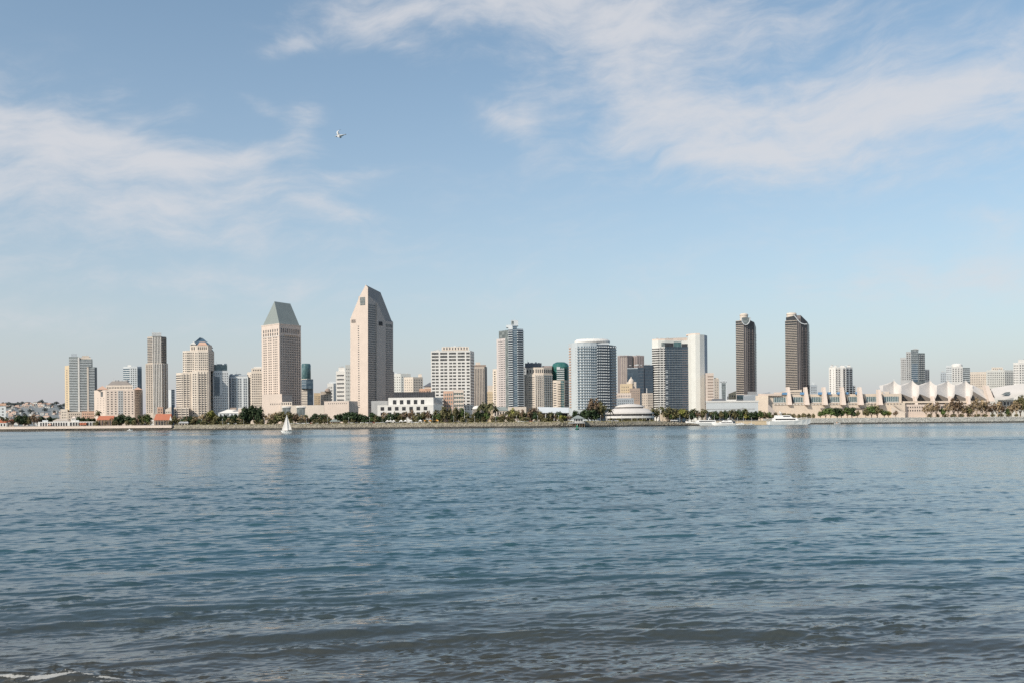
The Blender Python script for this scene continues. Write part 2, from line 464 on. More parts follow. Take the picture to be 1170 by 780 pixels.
def build_water():
    PXR = 0.62
    rows = [4.0]
    while rows[-1] < 420: rows.append(rows[-1]+max(0.018, min(rows[-1]**2/(F*H)*0.5, 0.018+rows[-1]*0.0013+0.0009*max(0.0, rows[-1]-45.0))))
    far = [450,500,560,640,740,860,1000,1200,1500,2000,3000,6000,16000]
    rows = np.array(rows+far)
    fine = np.linspace(R(-36), R(36), 1350)
    az_ = np.concatenate([np.linspace(R(-88), R(-36.3), 40), fine, np.linspace(R(36.3), R(88), 40)])
    A, Rr = np.meshgrid(az_, rows)
    x = np.sin(A)*Rr; y = np.cos(A)*Rr
    drow = np.gradient(rows)[:,None]*np.ones_like(A)
    z = np.zeros_like(x)
    bands = [(26.0, 1024, 2*np.pi/1.1, 7.0, R(-77), 3), (97.0, 1024, 2*np.pi/4.5, 6.0, R(-78), 5)]
    L1 = 26.0; b1 = wave_tile(*bands[0]); L2 = 97.0; b2 = wave_tile(*bands[1])
    # how lively the surface is varies in broad wind patches
    gust = sample(wave_tile(157.0, 256, 2*np.pi/50, 1.0, R(-90), 9)(20,90), 157.0, x*0.4, y*0.22)
    gust = gust/np.std(gust); gust = np.clip(1.0+0.22*gust, 0.55, 1.5)
    missing = np.zeros_like(x)
    def slope(t, L):
        gy, gx = np.gradient(t, L/t.shape[0]); return math.sqrt((gx**2+gy**2).mean())
    it = sample(b2(2,20)/np.std(b2(2,20)), L2, x*1.9+7, y*1.3+3)
    patchy = np.clip(np.exp(0.30*it-0.05), 0.45, 1.8)
    lean = np.zeros_like(z)
    for (b, L, l0, l1, s, grp) in ((b1,L1,0.07,0.20,0.096,1),(b1,L1,0.20,0.50,0.064,1),(b1,L1,0.50,1.2,0.031,1),(b2,L2,1.2,3.5,0.012,0),(b2,L2,3.5,20.0,0.005,0)):
        t = b(l0, l1); t = t*(s/slope(t, L)); sg = np.std(t)
        t = t+0.30*(t*t/sg-sg)                      # peaked crests, flat troughs
        w = 1-smooth01((drow*3.0-l0)/(l1-l0))
        m = w > 0.003
        zz = np.zeros_like(z); zz[m] = sample(t, L, x[m]+0.035*y[m], y[m])*w[m]*gust[m]*(patchy[m] if grp else 1.0)
        z += zz
        if grp: lean += zz
        missing += (1-w**2)*s*s*gust**2
    # low swells running in to the beach, closest to the shore
    sw = np.zeros_like(x)
    near = smooth01((34-Rr)/20)
    warpx = sample(b2(4.5,20)/np.std(b2(4.5,20)), L2, x*1.7+31, y*1.7+12)
    for lam, a, amp, ph in ((1.9, R(9), 0.030, 0.4), (2.7, R(15), 0.026, 2.0), (1.3, R(4), 0.013, 4.4)):
        k = 2*np.pi/lam
        c = np.cos(k*(-math.sin(a)*x+math.cos(a)*y)+ph+1.1*warpx)
        env = 0.35+0.65*smooth01(0.5+0.6*sample(b2(4.5,20)/np.std(b2(4.5,20)), L2, x*1.1+lam*40, y*2.2+lam*17))
        sw += amp*env*(np.maximum(c,-1)+0.35*np.cos(2*k*(-math.sin(a)*x+math.cos(a)*y)+2*ph+2.2*warpx))
    z += sw*near
    # a small breaker with a line of foam
    yc = 11.45+0.10*(x+5.0)+0.05*np.sin(x*1.7)
    env = smooth01((x+8.5)/2)*(1-smooth01((x+5.2)/1.5))
    z += 0.10*env*np.exp(-((y-yc)/0.26)**2)
    fn = sample(b1(0.10,0.28)/np.std(b1(0.10,0.28)), L1, x*0.9, y*1.6)
    fn2 = sample(b1(0.28,0.7)/np.std(b1(0.28,0.7)), L1, x*1.4+5, y*2.4)
    foam = env*np.exp(-((y-yc+0.05)/0.115)**2)*np.clip(0.42+0.55*fn+0.45*fn2, 0, 1.2)
    foam = np.clip(foam, 0, 1)
    nr, nc = x.shape
    co = np.stack([x, y-np.clip(1.0*lean, -0.04, 0.04), z], -1).reshape(-1, 3).astype(np.float32)
    i = np.arange(nr*nc).reshape(nr, nc)
    q = np.stack([i[:-1,:-1], i[:-1,1:], i[1:,1:], i[1:,:-1]], -1).reshape(-1, 4)
    me = bpy.data.meshes.new('water')
    me.vertices.add(len(co)); me.vertices.foreach_set('co', co.ravel())
    me.loops.add(q.size); me.loops.foreach_set('vertex_index', q.ravel().astype(np.int32))
    me.polygons.add(len(q)); me.polygons.foreach_set('loop_start', np.arange(0, q.size, 4, dtype=np.int32))
    me.polygons.foreach_set('use_smooth', np.ones(len(q), bool))
    me.update(calc_edges=True)
    for nm, arr in (('chop', np.sqrt(missing)), ('foam', foam), ('gust', gust)):
        at = me.attributes.new(nm, 'FLOAT', 'POINT'); at.data.foreach_set('value', arr.ravel().astype(np.float32))
    m, t, b = newmat('sea_water')
    geo = t.n('ShaderNodeNewGeometry')
    pos = geo.outputs['Position']
    def attr(nm): return t.n('ShaderNodeAttribute', attribute_name=nm).outputs['Fac']
    # ripples too small for the mesh: slopes drawn straight from noise in world space
    def slopes(vec, sc, det):
        c = t.noise(vec, sc, det, 0.55, True)
        return t.vmath('SUBTRACT', c, (0.5,0.5,0.5))
    pw = t.vmath('MULTIPLY', pos, (0.55, 1.0, 1.0))
    fine_ = t.vmath('SCALE', slopes(pw, 9.0, 2.0), 0.26)
    fine_ = t.vmath('ADD', fine_, t.vmath('SCALE', slopes(pw, 2.6, 2.0), 0.10))
    mid_ = t.vmath('ADD', slopes(pw, 1.3, 3.0), t.vmath('SCALE', slopes(t.vmath('MULTIPLY', pos, (0.10, 0.30, 0.3)), 1.0, 2.0), 0.8))
    mid_ = t.vmath('SCALE', mid_, t.math('MULTIPLY', t.math('MULTIPLY', attr('chop'), t.math('POWER', attr('gust'), 1.5)), 4.2))
    # wind waves running in to this shore lean: their near faces are the steeper ones
    ms = t.n('ShaderNodeSeparateXYZ'); t.nt.links.new(mid_, ms.inputs[0])
    my = t.math('SUBTRACT', t.math('MULTIPLY', ms.outputs[1], 0.3), t.math('MULTIPLY', t.math('ABSOLUTE', ms.outputs[1]), 0.8))
    mc = t.n('ShaderNodeCombineXYZ'); t.nt.links.new(t.math('MULTIPLY', ms.outputs[0], 0.3), mc.inputs[0]); t.nt.links.new(my, mc.inputs[1])
    sl = t.vmath('ADD', t.vmath('MULTIPLY', fine_, (0.36, 1.0, 0.0)), mc.outputs[0])
    nrm = t.vmath('NORMALIZE', t.vmath('ADD', geo.outputs['Normal'], sl))
    t.nt.links.new(nrm, b.inputs['Normal'])
    sy = t.n('ShaderNodeSeparateXYZ'); t.nt.links.new(pos, sy.inputs[0])
    big = t.noise(t.vmath('MULTIPLY', pos, (0.01,0.03,0.0)), 1.0, 3.0)
    deep = t.mix(t.ramp(big, 0.35, 0.65), (0.026,0.066,0.082,1), (0.033,0.084,0.102,1))
    shal = t.mix(t.ramp(sy.outputs[1], 9.5, 23.0), (0.048,0.045,0.035,1), deep)
    fm = attr('foam')
    fnoise = t.noise(pos, 26.0, 3.0, 0.7)
    fmask = t.ramp(t.math('ADD', fm, t.math('MULTIPLY', t.math('SUBTRACT', fnoise, 0.5), 1.5)), 0.34, 0.70)
    fmask = t.math('MULTIPLY', fmask, t.ramp(fm, 0.03, 0.15))
    t.nt.links.new(t.mix(fmask, shal, (0.34,0.34,0.325,1)), b.inputs['Base Color'])
    rough = t.math('ADD', 0.06, t.math('MULTIPLY', t.math('SQRT', attr('chop')), 0.30), clamp=True)
    t.nt.links.new(t.math('MAXIMUM', rough, t.math('MULTIPLY', fmask, 0.7)), b.inputs['Roughness'])
    b.inputs['IOR'].default_value = 1.55
    me.materials.append(m)
    o = link('water', me); tag(o, kind='structure', label='rippled blue grey bay water with small waves reaching the near shore')
build_water()
# ================================================================ land
def shoreD(px):
    return float(np.interp(px, [-500,0,250,450,640,700,757,798], [1200,1080,1005,970,930,965,1010,1030]))
def shore(px): return spot(px, shoreD(px), 488)
def rshoreD(px): return float(np.interp(px, [880,1000,1170,1700], [1330,1345,1390,1500]))
GZR = 8.4
def z_of(p): return GZ
edge = [shore(px) for px in np.linspace(-500, 757, 40)]
edge += [spot(768, 1060), spot(771, 1335), spot(884, 1352)] + [spot(px, rshoreD(px)+9) for px in np.linspace(890, 1700, 14)]
ring = [(-12000, 1400)] + [(p[0], p[1]+7.0) for p in edge] + [(14000, 1900), (26000, 26000), (-26000, 26000)]
ground_mat = surf('waterfront_ground', (0.20,0.19,0.15), scale=0.05, var=0.2)
mb = MB(); mb.poly([(x, y, GZ) for x, y in ring])
g = link('ground', mb.mesh('ground', ground_mat)); tag(g, kind='structure')
# the higher terrace in front of the long exhibition hall
tr = [spot(px, rshoreD(px)+12) for px in np.linspace(874, 1700, 16)]
mb = MB(); mb.prism([tuple(p) for p in tr] + [tuple(tr[-1]*1.05), tuple(tr[0]*1.07)], GZ+0.05, GZR)
o = link('terrace', mb.mesh('terrace', M['beige'])); tag(o, kind='structure')

# ---- hill behind the far end of the waterfront
def ridge(px):
    return float(np.interp(px, [-400,-200,-60,0,10,20,30,40,52,60,70,80,100,125,160], [470,462,463,463.5,462.5,462,461.5,461.5,461.5,461,462.5,462,467,474,484]))
HD = 3600.0
hm = MB(); nx, ny = 120, 14
vs = []
for j in range(ny+1):
    v = j/ny
    for i in range(nx+1):
        px = -400+560*i/nx
        D = HD - 900*(1-v)
        zt = max(height(px, ridge(px), HD)-GZ, 0.0)
        z = GZ - 0.5 + zt*(math.sin(v*math.pi/2)**1.1) + 3.0*math.sin(px*0.35+v*6)*v*(zt > 8)
        p = spot(px, D); vs.append((p[0], p[1], z))
hm.add(vs, [(j*(nx+1)+i, j*(nx+1)+i+1, (j+1)*(nx+1)+i+1, (j+1)*(nx+1)+i) for j in range(ny) for i in range(nx)])
hillmat = leafmat('hazed_hill_scrub', (0.13,0.15,0.16), (0.20,0.205,0.20))  # distance haze is put into this pale bluish scrub colour
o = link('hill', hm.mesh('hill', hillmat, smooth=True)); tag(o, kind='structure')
def hill_point(px, v):
    D = HD - 900*(1-v); p = spot(px, D)
    zt = max(height(px, ridge(px), HD)-GZ, 0.0)
    return (p[0], p[1], GZ - 0.5 + zt*(math.sin(v*math.pi/2)**1.1) + 3.0*math.sin(px*0.35+v*6)*v*(zt > 8))
# houses on the hillside
def hill_house(m, label, group):
    t = thing('house', label, 'house', (0,0,0), group)
    hw = link('wall', MB().box(-6,6,-5,5,-4,5.5).mesh('house_wall', M[m]), t)
    link('roof', MB().loft([(-6.6,-5.6,5.5),(6.6,-5.6,5.5),(6.6,5.6,5.5),(-6.6,5.6,5.5)], [(-5,-.1,8.2),(5,-.1,8.2),(5,.1,8.2),(-5,.1,8.2)]).mesh('house_roof', M['taupe' if m == 'palewhite' else 'salmon']), t)
    for x in (-2.5, 2.5): link('window', MB().box(x-1.3,x+1.3,-5.12,-4.9,1,3.2).mesh('house_window', M['win']), hw)
    return t
hr = random.Random(5)
hp = [hill_house('palewhite', 'small white walled house with a dull roof on the distant hillside', 'white houses on the distant hillside'),
      hill_house('pink', 'small pinkish house with a reddish roof on the distant hillside', 'pinkish houses on the distant hillside')]
hused = [False, False]
for k in range(130):
    px = hr.uniform(6, 76); v = hr.uniform(0.06, 0.84)
    if px > 62 and v > .5: continue
    p = hill_point(px, v); s_ = hr.uniform(0.45, 1.05); i = 0 if hr.random() < .6 else 1
    sc = (s_*hr.uniform(.8,1.7), s_, s_*hr.uniform(.8,1.2))
    if not hused[i]: hp[i].location = p; hp[i].scale = sc; hused[i] = True
    else: copy_tree(hp[i], p, hr.uniform(-.6,.6), sc)

# ================================================================ towers, one after another along the skyline
# --- edge of the frame: pale block
b = Building('office_block', 'pale block with a pinkish roof band at the far end of the shore', 0, 1400)
f = b.block([(-14,1400),(6.5,1400)], 463, 'coolwhite')
b.block([(-14,1399),(6.8,1399)], 460.5, 'salmon', bottom=463, name='roof_band'); b.grid(f[0], -12, 5, 465, 482, 4, 5, .5, .4, 'wingrey')
b.done()

# --- tall grey green glass condominium
b = Building('condominium_tower', 'tall grey green glass condominium with white vertical strips and one ochre side', 92, 1200)
f0 = b.block([(74.2,1214),(79,1202)], 417, 'yellow', depth=14)
b.grid(f0[0], 74.5, 78.6, 421, 470, 1, 24, .3, .4, 'wingrey')
f = b.block([(79,1200),(90,1200)], 407.5, 'glassgrey')[0]
b.block([(81.5,1200.5),(88.5,1200.5)], 404, 'bluegrey', bottom=407.5, name='penthouse')
g_ = b.block([(90,1200.3),(106,1203)], 410, 'glassgrey')[0]
b.block([(91,1203),(104,1205)], 408, 'cream', bottom=410, name='penthouse')
b.block([(94,1206),(102,1206)], 406.3, 'tan', bottom=408, name='roof')
r_ = b.block([(99.5,1196),(108.5,1198),(111,1203)], 419, 'glassgrey')
b.bands(f, 79.3, 89, 409, 473, 34, .34, 'coolwhite', 'balcony', .7)
b.bands(g_, 91.5, 105, 411, 473, 33, .34, 'coolwhite', 'balcony', .7)
b.bands(r_[0], 101.8, 108.4, 420, 473, 29, .34, 'coolwhite', 'balcony', .7)
b.one(g_, 89.3, 91.2, 408, 474, 'white', 'pilaster', 1.0)
b.one(r_[0], 99.6, 101.6, 419, 474, 'cream', 'pilaster', 1.0)
b.one(r_[1], 108.7, 110.8, 420, 473, 'glassnavy', 'glass_strip', .2)
b.done()
# low blocks at its foot
b = Building('apartment_block', 'low cream and orange brick flats at the foot of the grey green tower', 90, 1190)
f = b.block([(69,1190),(77,1190)], 467, 'cream'); b.grid(f[0], 70, 76, 469, 478, 3, 3, .4, .45)
f = b.block([(77.2,1188),(93,1188)], 470, 'tan'); b.grid(f[0], 78, 92, 471.5, 480, 6, 3, .45, .45)
f = b.block([(93.2,1186),(108,1186)], 469.5, 'salmon'); b.grid(f[0], 94, 107, 471, 480, 6, 3, .45, .45)
b.done()

# --- glass tower behind the hotel
b = Building('condominium_tower', 'blue glass and white tower rising behind the cream hotel with corner roofs', 151, 1330)
f = b.block([(141,1334),(148.2,1330),(157,1330),(162,1338)], 418.5, 'coolwhite')
b.bands(f[0], None, None, 420, 448, 12, .55, 'glassblue', 'window_band', .2)
b.grid(f[1], 149, 156.5, 420, 448, 3, 12, .5, .6, 'glassgrey')
b.bands(f[2], None, None, 420, 448, 1, .98, 'glassblue', 'glass_panel', .2)
b.block([(146,1336),(150,1336)], 416.8, 'white', bottom=418.5, name='penthouse'); b.block([(157.5,1339),(162,1339)], 417, 'bluegrey', bottom=418.5, name='penthouse')
b.done()

# --- cream hotel with corner pyramids
b = Building('hotel', 'cream hotel with small square windows and little pyramid roofs on its corners', 136, 1120)
f = b.block([(107.5,1128),(120.5,1118),(153.5,1120),(163,1140)], 445, 'pink')
b.one(f[0], 115, 117.5, 447, 452.5, 'wingrey', 'arched_window')
b.grid(f[0], 110, 120, 453, 472, 3, 7, .18, .25, 'wingrey')
b.grid(f[1], 121, 134.2, 446.2, 473.4, 3, 10, .38, .42)
b.grid(f[1], 141, 153.2, 446.2, 473.4, 3, 10, .38, .42)
b.one(f[1], 134.9, 140.6, 446, 473.4, 'grey', 'recessed_bay', .1); b.grid(f[1], 135, 140.5, 446.2, 473.4, 2, 10, .55, .42)
b.grid(f[2], 154.3, 162.3, 447, 473, 4, 9, .35, .4, 'wingrey')
u = b.block([(121,1124),(151.5,1124)], 439.8, 'cream', bottom=445.0, name='upper_storey')
b.grid(u[0], 122, 151, 441, 444.4, 16, 1, .4, .6)
zb = height(136,439.8,1124); zt = height(136,434.6,1124)
q = [P3(122.5,440,1126),P3(151,440,1126),P3(151,440,1146),P3(122.5,440,1146)]
q = [(p[0],p[1],zb) for p in q]; c = spot(137,1136); t_ = [(c[0]+dx, c[1]+dy, zt) for dx,dy in ((-8,-3),(8,-3),(8,3),(-8,3))]
b.mesh('roof', MB().loft(q, t_), 'taupe')
for pa, pb, y, ap, D in ((110.5,123.5,444.8,440,1120),(152,162.8,444.8,441.6,1122)):
    z = height(pa, y, D); q = [P3(pa,y,D),P3(pb,y,D),P3(pb,y,D+13),P3(pa,y,D+13)]; q = [(p[0],p[1],z+.1) for p in q]
    c = spot((pa+pb)/2, D+6.5)
    b.mesh('corner_roof', MB().pyramid(q, (c[0],c[1],height((pa+pb)/2,ap,D))), 'salmon')
b.done()

# --- tall ribbed tan tower
b = Building('condominium_tower', 'very slim tall tan tower with vertical ribs, darker on its shaded side', 179, 1112.0)
lo = b.block([(166.5,1116.0),(174.5,1112.0),(185.5,1112.0),(192,1120.0)], 414.7, 'tan', depth=22)
up = b.block([(168.8,1117.0),(174.5,1113.5),(184.8,1113.5),(190.5,1120.0)], 384.5, 'tan', z0=b.ztop, depth=20, name='upper_wall')
pt = b.block([(174,1112.5),(184.8,1112.5)], 380.3, 'grey', bottom=384.6, name='parapet', depth=14); b.bands(pt[0], None, None, 380.3, 384.4, 2, .3, 'coolwhite', 'coping', .3)
b.bands(up[0], None, None, 386, 414, 15, .5, 'wingrey', 'balcony_opening', .12)
b.grid(up[1], 174.6, 184.7, 385.5, 414.3, 5, 14, .5, .72)
b.ribs(up[1], 174.3, 185, 384.6, 414.6, 6, .36, 'white', 'pilaster', .6)
b.bands(up[2], None, None, 385, 414.5, 15, .62, 'glassdark', 'window_band', .2); b.bands(up[2], None, None, 385, 414.5, 15, .16, 'tan', 'balcony', 1.0, at=.1)
b.grid(lo[0], 167, 174.3, 416.2, 471, 3, 27, .5, .55)
b.grid(lo[1], 174.9, 185.3, 416.2, 471, 5, 27, .55, .72)
b.ribs(lo[1], 174.5, 185.7, 414.8, 472, 6, .38, 'white', 'pilaster', .7)
b.grid(lo[2], 185.9, 191.8, 416.2, 471, 3, 27, .55, .6); b.ribs(lo[2], 185.7, 191.9, 414.8, 472, 2, .2, 'white', 'pilaster', .5)
b.done()

# --- narrow dark slab
b = Building('office_block', 'narrow dark navy slab glimpsed between the ribbed tower and the stepped condominium', 197, 1500)
f = b.block([(192.5,1502),(195.5,1500)], 445, 'coolwhite'); f = b.block([(195.6,1500),(199.5,1502)], 444.6, 'glassnavy')
b.bands(f[0], None, None, 446, 462, 9, .25, 'bluegrey', 'spandrel', .15); b.done()

# --- stepped cream condominium with glass gable crown
b = Building('condominium_tower', 'stepped cream condominium tower with red tiled gable and dark glass hipped crown', 225, 1080)
lw = b.block([(201.3,1086),(207.5,1080),(219.5,1080)], 425.3, 'cream', name='wing_wall')
mw = b.block([(219.5,1076),(225,1074),(238.5,1074),(241,1080)], 423.2, 'cream')
uc = b.block([(209,1086),(213,1082),(222.4,1081)], 400.3, 'cream', bottom=425.3, name='upper_wall')
ur = b.block([(222.4,1079),(226.5,1077.5),(238.2,1077.5),(244.8,1088)], 400.3, 'cream', bottom=423.2, name='upper_wall')
b.bands(lw[0], None, None, 427.5, 473, 18, .45, 'win', 'balcony_opening', .1)
b.bands(lw[1], 208, 217, 427.5, 473, 18, .45, 'win', 'balcony_opening', .1)
b.ribs(lw[1], 208, 219, 426, 474, 3, .2, 'cream', 'pilaster', .5)
b.grid(mw[0], 219.8, 224.8, 426, 473, 2, 18, .55, .5)
b.bands(mw[1], 226, 236, 426.5, 473, 18, .52, 'win', 'balcony_opening', .1)
b.ribs(mw[1], 225.2, 238.6, 424, 474, 4, .15, 'cream', 'pilaster', .7)
b.grid(uc[0], None, None, 402, 425, 2, 9, .5, .5); b.bands(uc[1], 213.4, 217.5, 402, 425, 9, .42, 'win', 'balcony_opening', .1); b.grid(uc[1], 217.5, 222.2, 402, 425, 2, 9, .5, .5)
b.grid(ur[0], 222.7, 226.3, 402, 423, 2, 8, .5, .5); b.grid(ur[1], 227, 238, 402, 423, 5, 8, .55, .52); b.grid(ur[2], 238.6, 244.4, 403, 424, 3, 8, .4, .45, 'wingrey')
# crown: gabled front, tile gable, glass hip
cr = b.block([(217.5,1086),(224.5,1084),(238,1084),(242.5,1090)], 394, 'cream', bottom=400.3, name='crown_wall')
b.grid(cr[0], 218.5, 223.5, 395.5, 400, 2, 1, .5, .8); b.grid(cr[1], 226, 237, 395.5, 400, 5, 1, .5, .7)
z0 = height(224,394,1086)
q = [P3(218.5,394,1087),P3(240.5,394,1087),P3(243.8,398,1097),P3(219.5,394,1110)]; q[0]=(q[0][0],q[0][1],z0); q[1]=(q[1][0],q[1][1],z0); q[3]=(q[3][0],q[3][1],z0+.5)
a1 = P3(228.3,385.6,1094); a2 = P3(232.0,386.6,1096)
b.mesh('roof', MB().add(q+[a1,a2], [(0,1,5,4),(1,2,5),(2,3,4,5),(3,0,4),(0,3,2,1)]), 'glassblue')
g0 = MB(); x0,x1 = 225.5,237
g0.add([P3(x0,394.3,1083.5),P3(x1,394.3,1083.5),P3(x1-2.5,390.8,1087),P3(x0+2.5,390.8,1087)], [(0,1,2,3)]); b.mesh('tile_gable', g0, 'salmon')
g0 = MB(); g0.prism([tuple(spot(217.6,1085)),tuple(spot(224,1083.4)),tuple(spot(224,1092)),tuple(spot(217.6,1094))], height(220,394,1085), height(220,393.2,1085)); b.mesh('ledge', g0, 'white')
g0 = MB(); g0.add([P3(217.6,393.2,1084),P3(224.2,393.2,1083),P3(221,390,1083.6),P3(218.4,393.2,1092),P3(225,393.2,1091),P3(221.6,390,1091.6)], [(0,1,2),(3,5,4),(0,2,5,3),(1,4,5,2)]); b.mesh('front_gable', g0, 'white')
# glass shoulder on the shaded side
sh = b.block([(240.6,1090),(245,1092)], 395, 'glassblue', bottom=423, tops=[396,402], depth=12, name='glass_shoulder')
b.done()
b = Building('podium', 'low cream podium with dark storey openings at the foot of the stepped condominium', 207, 1066)
f = b.block([(198.5,1068),(215.5,1066)], 465, 'cream')
b.bands(f[0], 199.5, 215, 466, 477, 4, .5, 'win', 'opening', .1); b.ribs(f[0], 199, 215.3, 465.5, 477, 3, .1, 'cream', 'pilaster', .5); b.done()
b = Building('house', 'cream gabled building with red brick upper wall beside the ribbed tower', 190, 1062)
f = b.block([(186,1062),(195.5,1062)], 466.5, 'cream', tops=[468.5,464]); b.grid(f[0], 187, 195, 469, 478, 4, 3, .4, .5)
f = b.block([(179.5,1060),(185.9,1060)], 464.5, 'salmon'); b.grid(f[0], 180, 185.5, 466, 478, 2, 4, .4, .5); b.done()

# --- office behind with teal top and blue glass panel
b = Building('office_tower', 'pale grid office tower with teal glass top and tall blue window panel', 251, 1088.0)
f = b.block([(239.5,1098.0),(243.5,1088.0),(261.3,1091.0)], 423, 'coolwhite')
t_ = b.block([(242.5,1092.0),(259.8,1094.0)], 416.4, 'glassteal', bottom=423, name='glass_top'); b.bands(t_[0], None, None, 416.4, 423, 3, .12, 'bluegrey', 'mullion_band', .15)
b.one(f[1], 245, 251, 430, 451.5, 'glassblue', 'glass_panel', .25); b.bands(f[1], 245, 251, 430, 451.5, 5, .04, 'bluegrey', 'mullion_band', .3)
b.grid(f[1], 243.8, 261.0, 425, 473, 7, 17, .42, .45, 'wingrey', skip=lambda i, j: 0.3 < i < 3.2 and 7 < j < 15.5)
b.done()
# --- blue grid hotel
b = Building('hotel', 'pale blue grey slab with dark blue windows in three paired columns', 272, 1098.0)
f = b.block([(261.5,1100.0),(283.5,1098.0)], 429.3, 'coolwhite'); b.block([(262,1104.0),(282.6,1104.0)], 427.8, 'bluegrey', bottom=429.3, name='roof')
for xa, xb in ((261.8,263.9),(265,269.9),(271.4,276.2),(278,282.6)):
    b.grid(f[0], xa, xb, 431.5, 465, 1 if xb-xa < 3 else 2, 17, .75, .6, 'glassnavy')
b.done()
# --- cream tower
b = Building('office_tower', 'cream stepped block squeezed against the tower with the copper pitched roof', 290, 1098.0)
f = b.block([(282.6,1106.0),(287.2,1098.0),(299.5,1098.0)], 424.5, 'cream')
t_ = b.block([(287.4,1100.0),(299,1100.0)], 420.3, 'cream', bottom=424.5, name='upper_wall'); b.block([(290,1103.0),(299,1103.0)], 418.6, 'white', bottom=420.3, name='penthouse')
b.grid(t_[0], 288.5, 299, 421, 424.2, 4, 1, .5, .5)
b.grid(f[0], None, None, 427, 468, 2, 14, .35, .35, 'wingrey'); b.grid(f[1], 287.6, 299.3, 426, 470, 5, 16, .5, .5); b.done()

# --- first hotel tower: square, turned 45 degrees, copper hipped roof
D0 = 1060
C = spot(319.6, D0); L = spot(299.3, D0+23); Rr_ = spot(344.3, D0+26); Bk = L+Rr_-C
b = Building('hotel_tower', 'square cream hotel tower with a steep weathered green copper pitched roof', 320, D0)
zE = height(319.6, 370.5, D0)
part('wall', MB().prism([L, C, Rr_, Bk], GZ, zE), M['pink'], b.root)
fl = Face(L, C, GZ, zE, 299.3, 319.6); fr = Face(C, Rr_, GZ, zE, 319.6, 344.3)
k0 = (L+Rr_)/2
def inset(p, k=.94): return k0+(p-k0)*k
base_ = [inset(p) for p in (L, C, Rr_, Bk)]
ax = (Rr_-C)
zr = height(314.5, 345, D0+20)
r1 = k0-ax*.30; r2 = k0+ax*.44
q = [(p[0],p[1],zE+.4) for p in base_] + [(r1[0],r1[1],zr),(r2[0],r2[1],zr-.3)]
b.mesh('roof', MB().add(q, [(0,1,4),(1,2,5,4),(2,3,5),(3,0,4,5),(0,3,2,1)]), 'copper')
b.mesh('cornice', MB().prism([k0+(p-k0)*1.015 for p in (L,C,Rr_,Bk)], zE-.1, zE+.9), 'pink')
# windows: sunny side in groups, shaded side a dense grid
b.grid(fl, 300.6, 318.8, 375, 383.5, 7, 2, .4, .75, 'win')
for xa, xb, n in ((301,305.4,2),(306.6,311,2),(312.2,317.6,3)):
    b.grid(fl, xa, xb, 384, 450, n, 25, .5, .5, 'win')
b.bands(fl, 300, 319.4, 383.2, 384, 1, .7, 'white', 'string_course', .25)
b.grid(fr, 320.6, 343.6, 383, 466, 9, 30, .55, .62, 'wingrey')
b.grid(fr, 321, 343, 374, 380.5, 10, 1, .5, .8, 'wingrey'); b.bands(fr, 325, 341, 380.8, 382.6, 1, .7, 'pink', 'balcony', 1.2)
b.ribs(fr, 320, 344, 384, 466, 10, .12, 'pinkshade', 'pilaster', .35)
b.done()
# podium of both hotel towers
b = Building('hotel_podium', 'long cream podium with a step up and rounded glazed bays below the hotel towers', 350, 1036)
f1 = b.block([(299.2,1046),(322,1040)], 449.5, 'pink', depth=14); b.grid(f1[0], 308, 320.5, 459.5, 462.6, 6, 1, .35, .5)
f2 = b.block([(322.2,1041),(334,1052)], 451, 'pinkshade', depth=10)
f3 = b.block([(320.5,1036),(333.5,1036)], 458.6, 'cream', depth=4); b.grid(f3[0], 321, 333, 459.3, 462.3, 5, 1, .5, .7)
f4 = b.block([(320.3,1034),(370,1030)], 462.2, 'cream', depth=3.5, name='hall_wall')
f5 = b.block([(370.2,1030),(398.5,1026),(408.6,1042)], 457.6, 'pink', depth=4, name='hall_wall')
b.grid(f5[0], 374, 396.5, 459, 461.5, 10, 1, .3, .5, 'wingrey')
for xa, xb in ((322,333),(337.5,352),(356,370)):
    cpx = (xa+xb)/2; cp = spot(cpx, 1034); w = (xb-xa)*1034/F/2
    b.mesh('bay_glass', MB().lathe(cp, [(w*.92,GZ+5.5),(w*.92,height(cpx,465.2,1034))], 20, 1, .45), 'glassgrey')
    b.mesh('bay_roof', MB().lathe(cp, [(w,height(cpx,465.2,1034)),(w,height(cpx,463.6,1034))], 20, 1, .5), 'white')
    b.mesh('bay_base', MB().lathe(cp, [(w,GZ),(w,GZ+5.5)], 20, 1, .5), 'pink')
z = height(404,458,1044)
b.mesh('ramp_wall', MB().add([P3(398.8,457.6,1025),P3(409.5,463.5,1036),P3(409.5,473,1036),P3(398.8,473,1025)], [(0,1,2,3)]), 'pinkshade')
b.done()

# --- teal glass building behind
b = Building('office_tower', 'dark teal glass tower with a round top behind the copper roofed hotel', 351, 1300)
cp = spot(350, 1306)
b.mesh('upper_glass', MB().lathe((cp[0],cp[1]), [(6.2,height(350,445,1306)),(6.2,height(350,417,1306)),(5.4,height(350,415.2,1306))], 20), 'glassteal', True)
f = b.block([(344,1300),(351,1298),(357.8,1304)], 432.5, 'cream')
b.one(f[1], 351, 357.6, 433, 470, 'glassblue', 'glass_strip', .3); b.bands(f[0], None, None, 434, 472, 20, .35, 'wingrey', 'window_band', .15)
lg = b.block([(344.5,1297),(350,1294),(357.9,1298)], 433.2, 'glassblue', bottom=443.5, name='lower_glass', depth=6)
b.bands(lg[0], None, None, 434, 443, 3, .12, 'bluegrey', 'mullion_band', .2)
b.done()
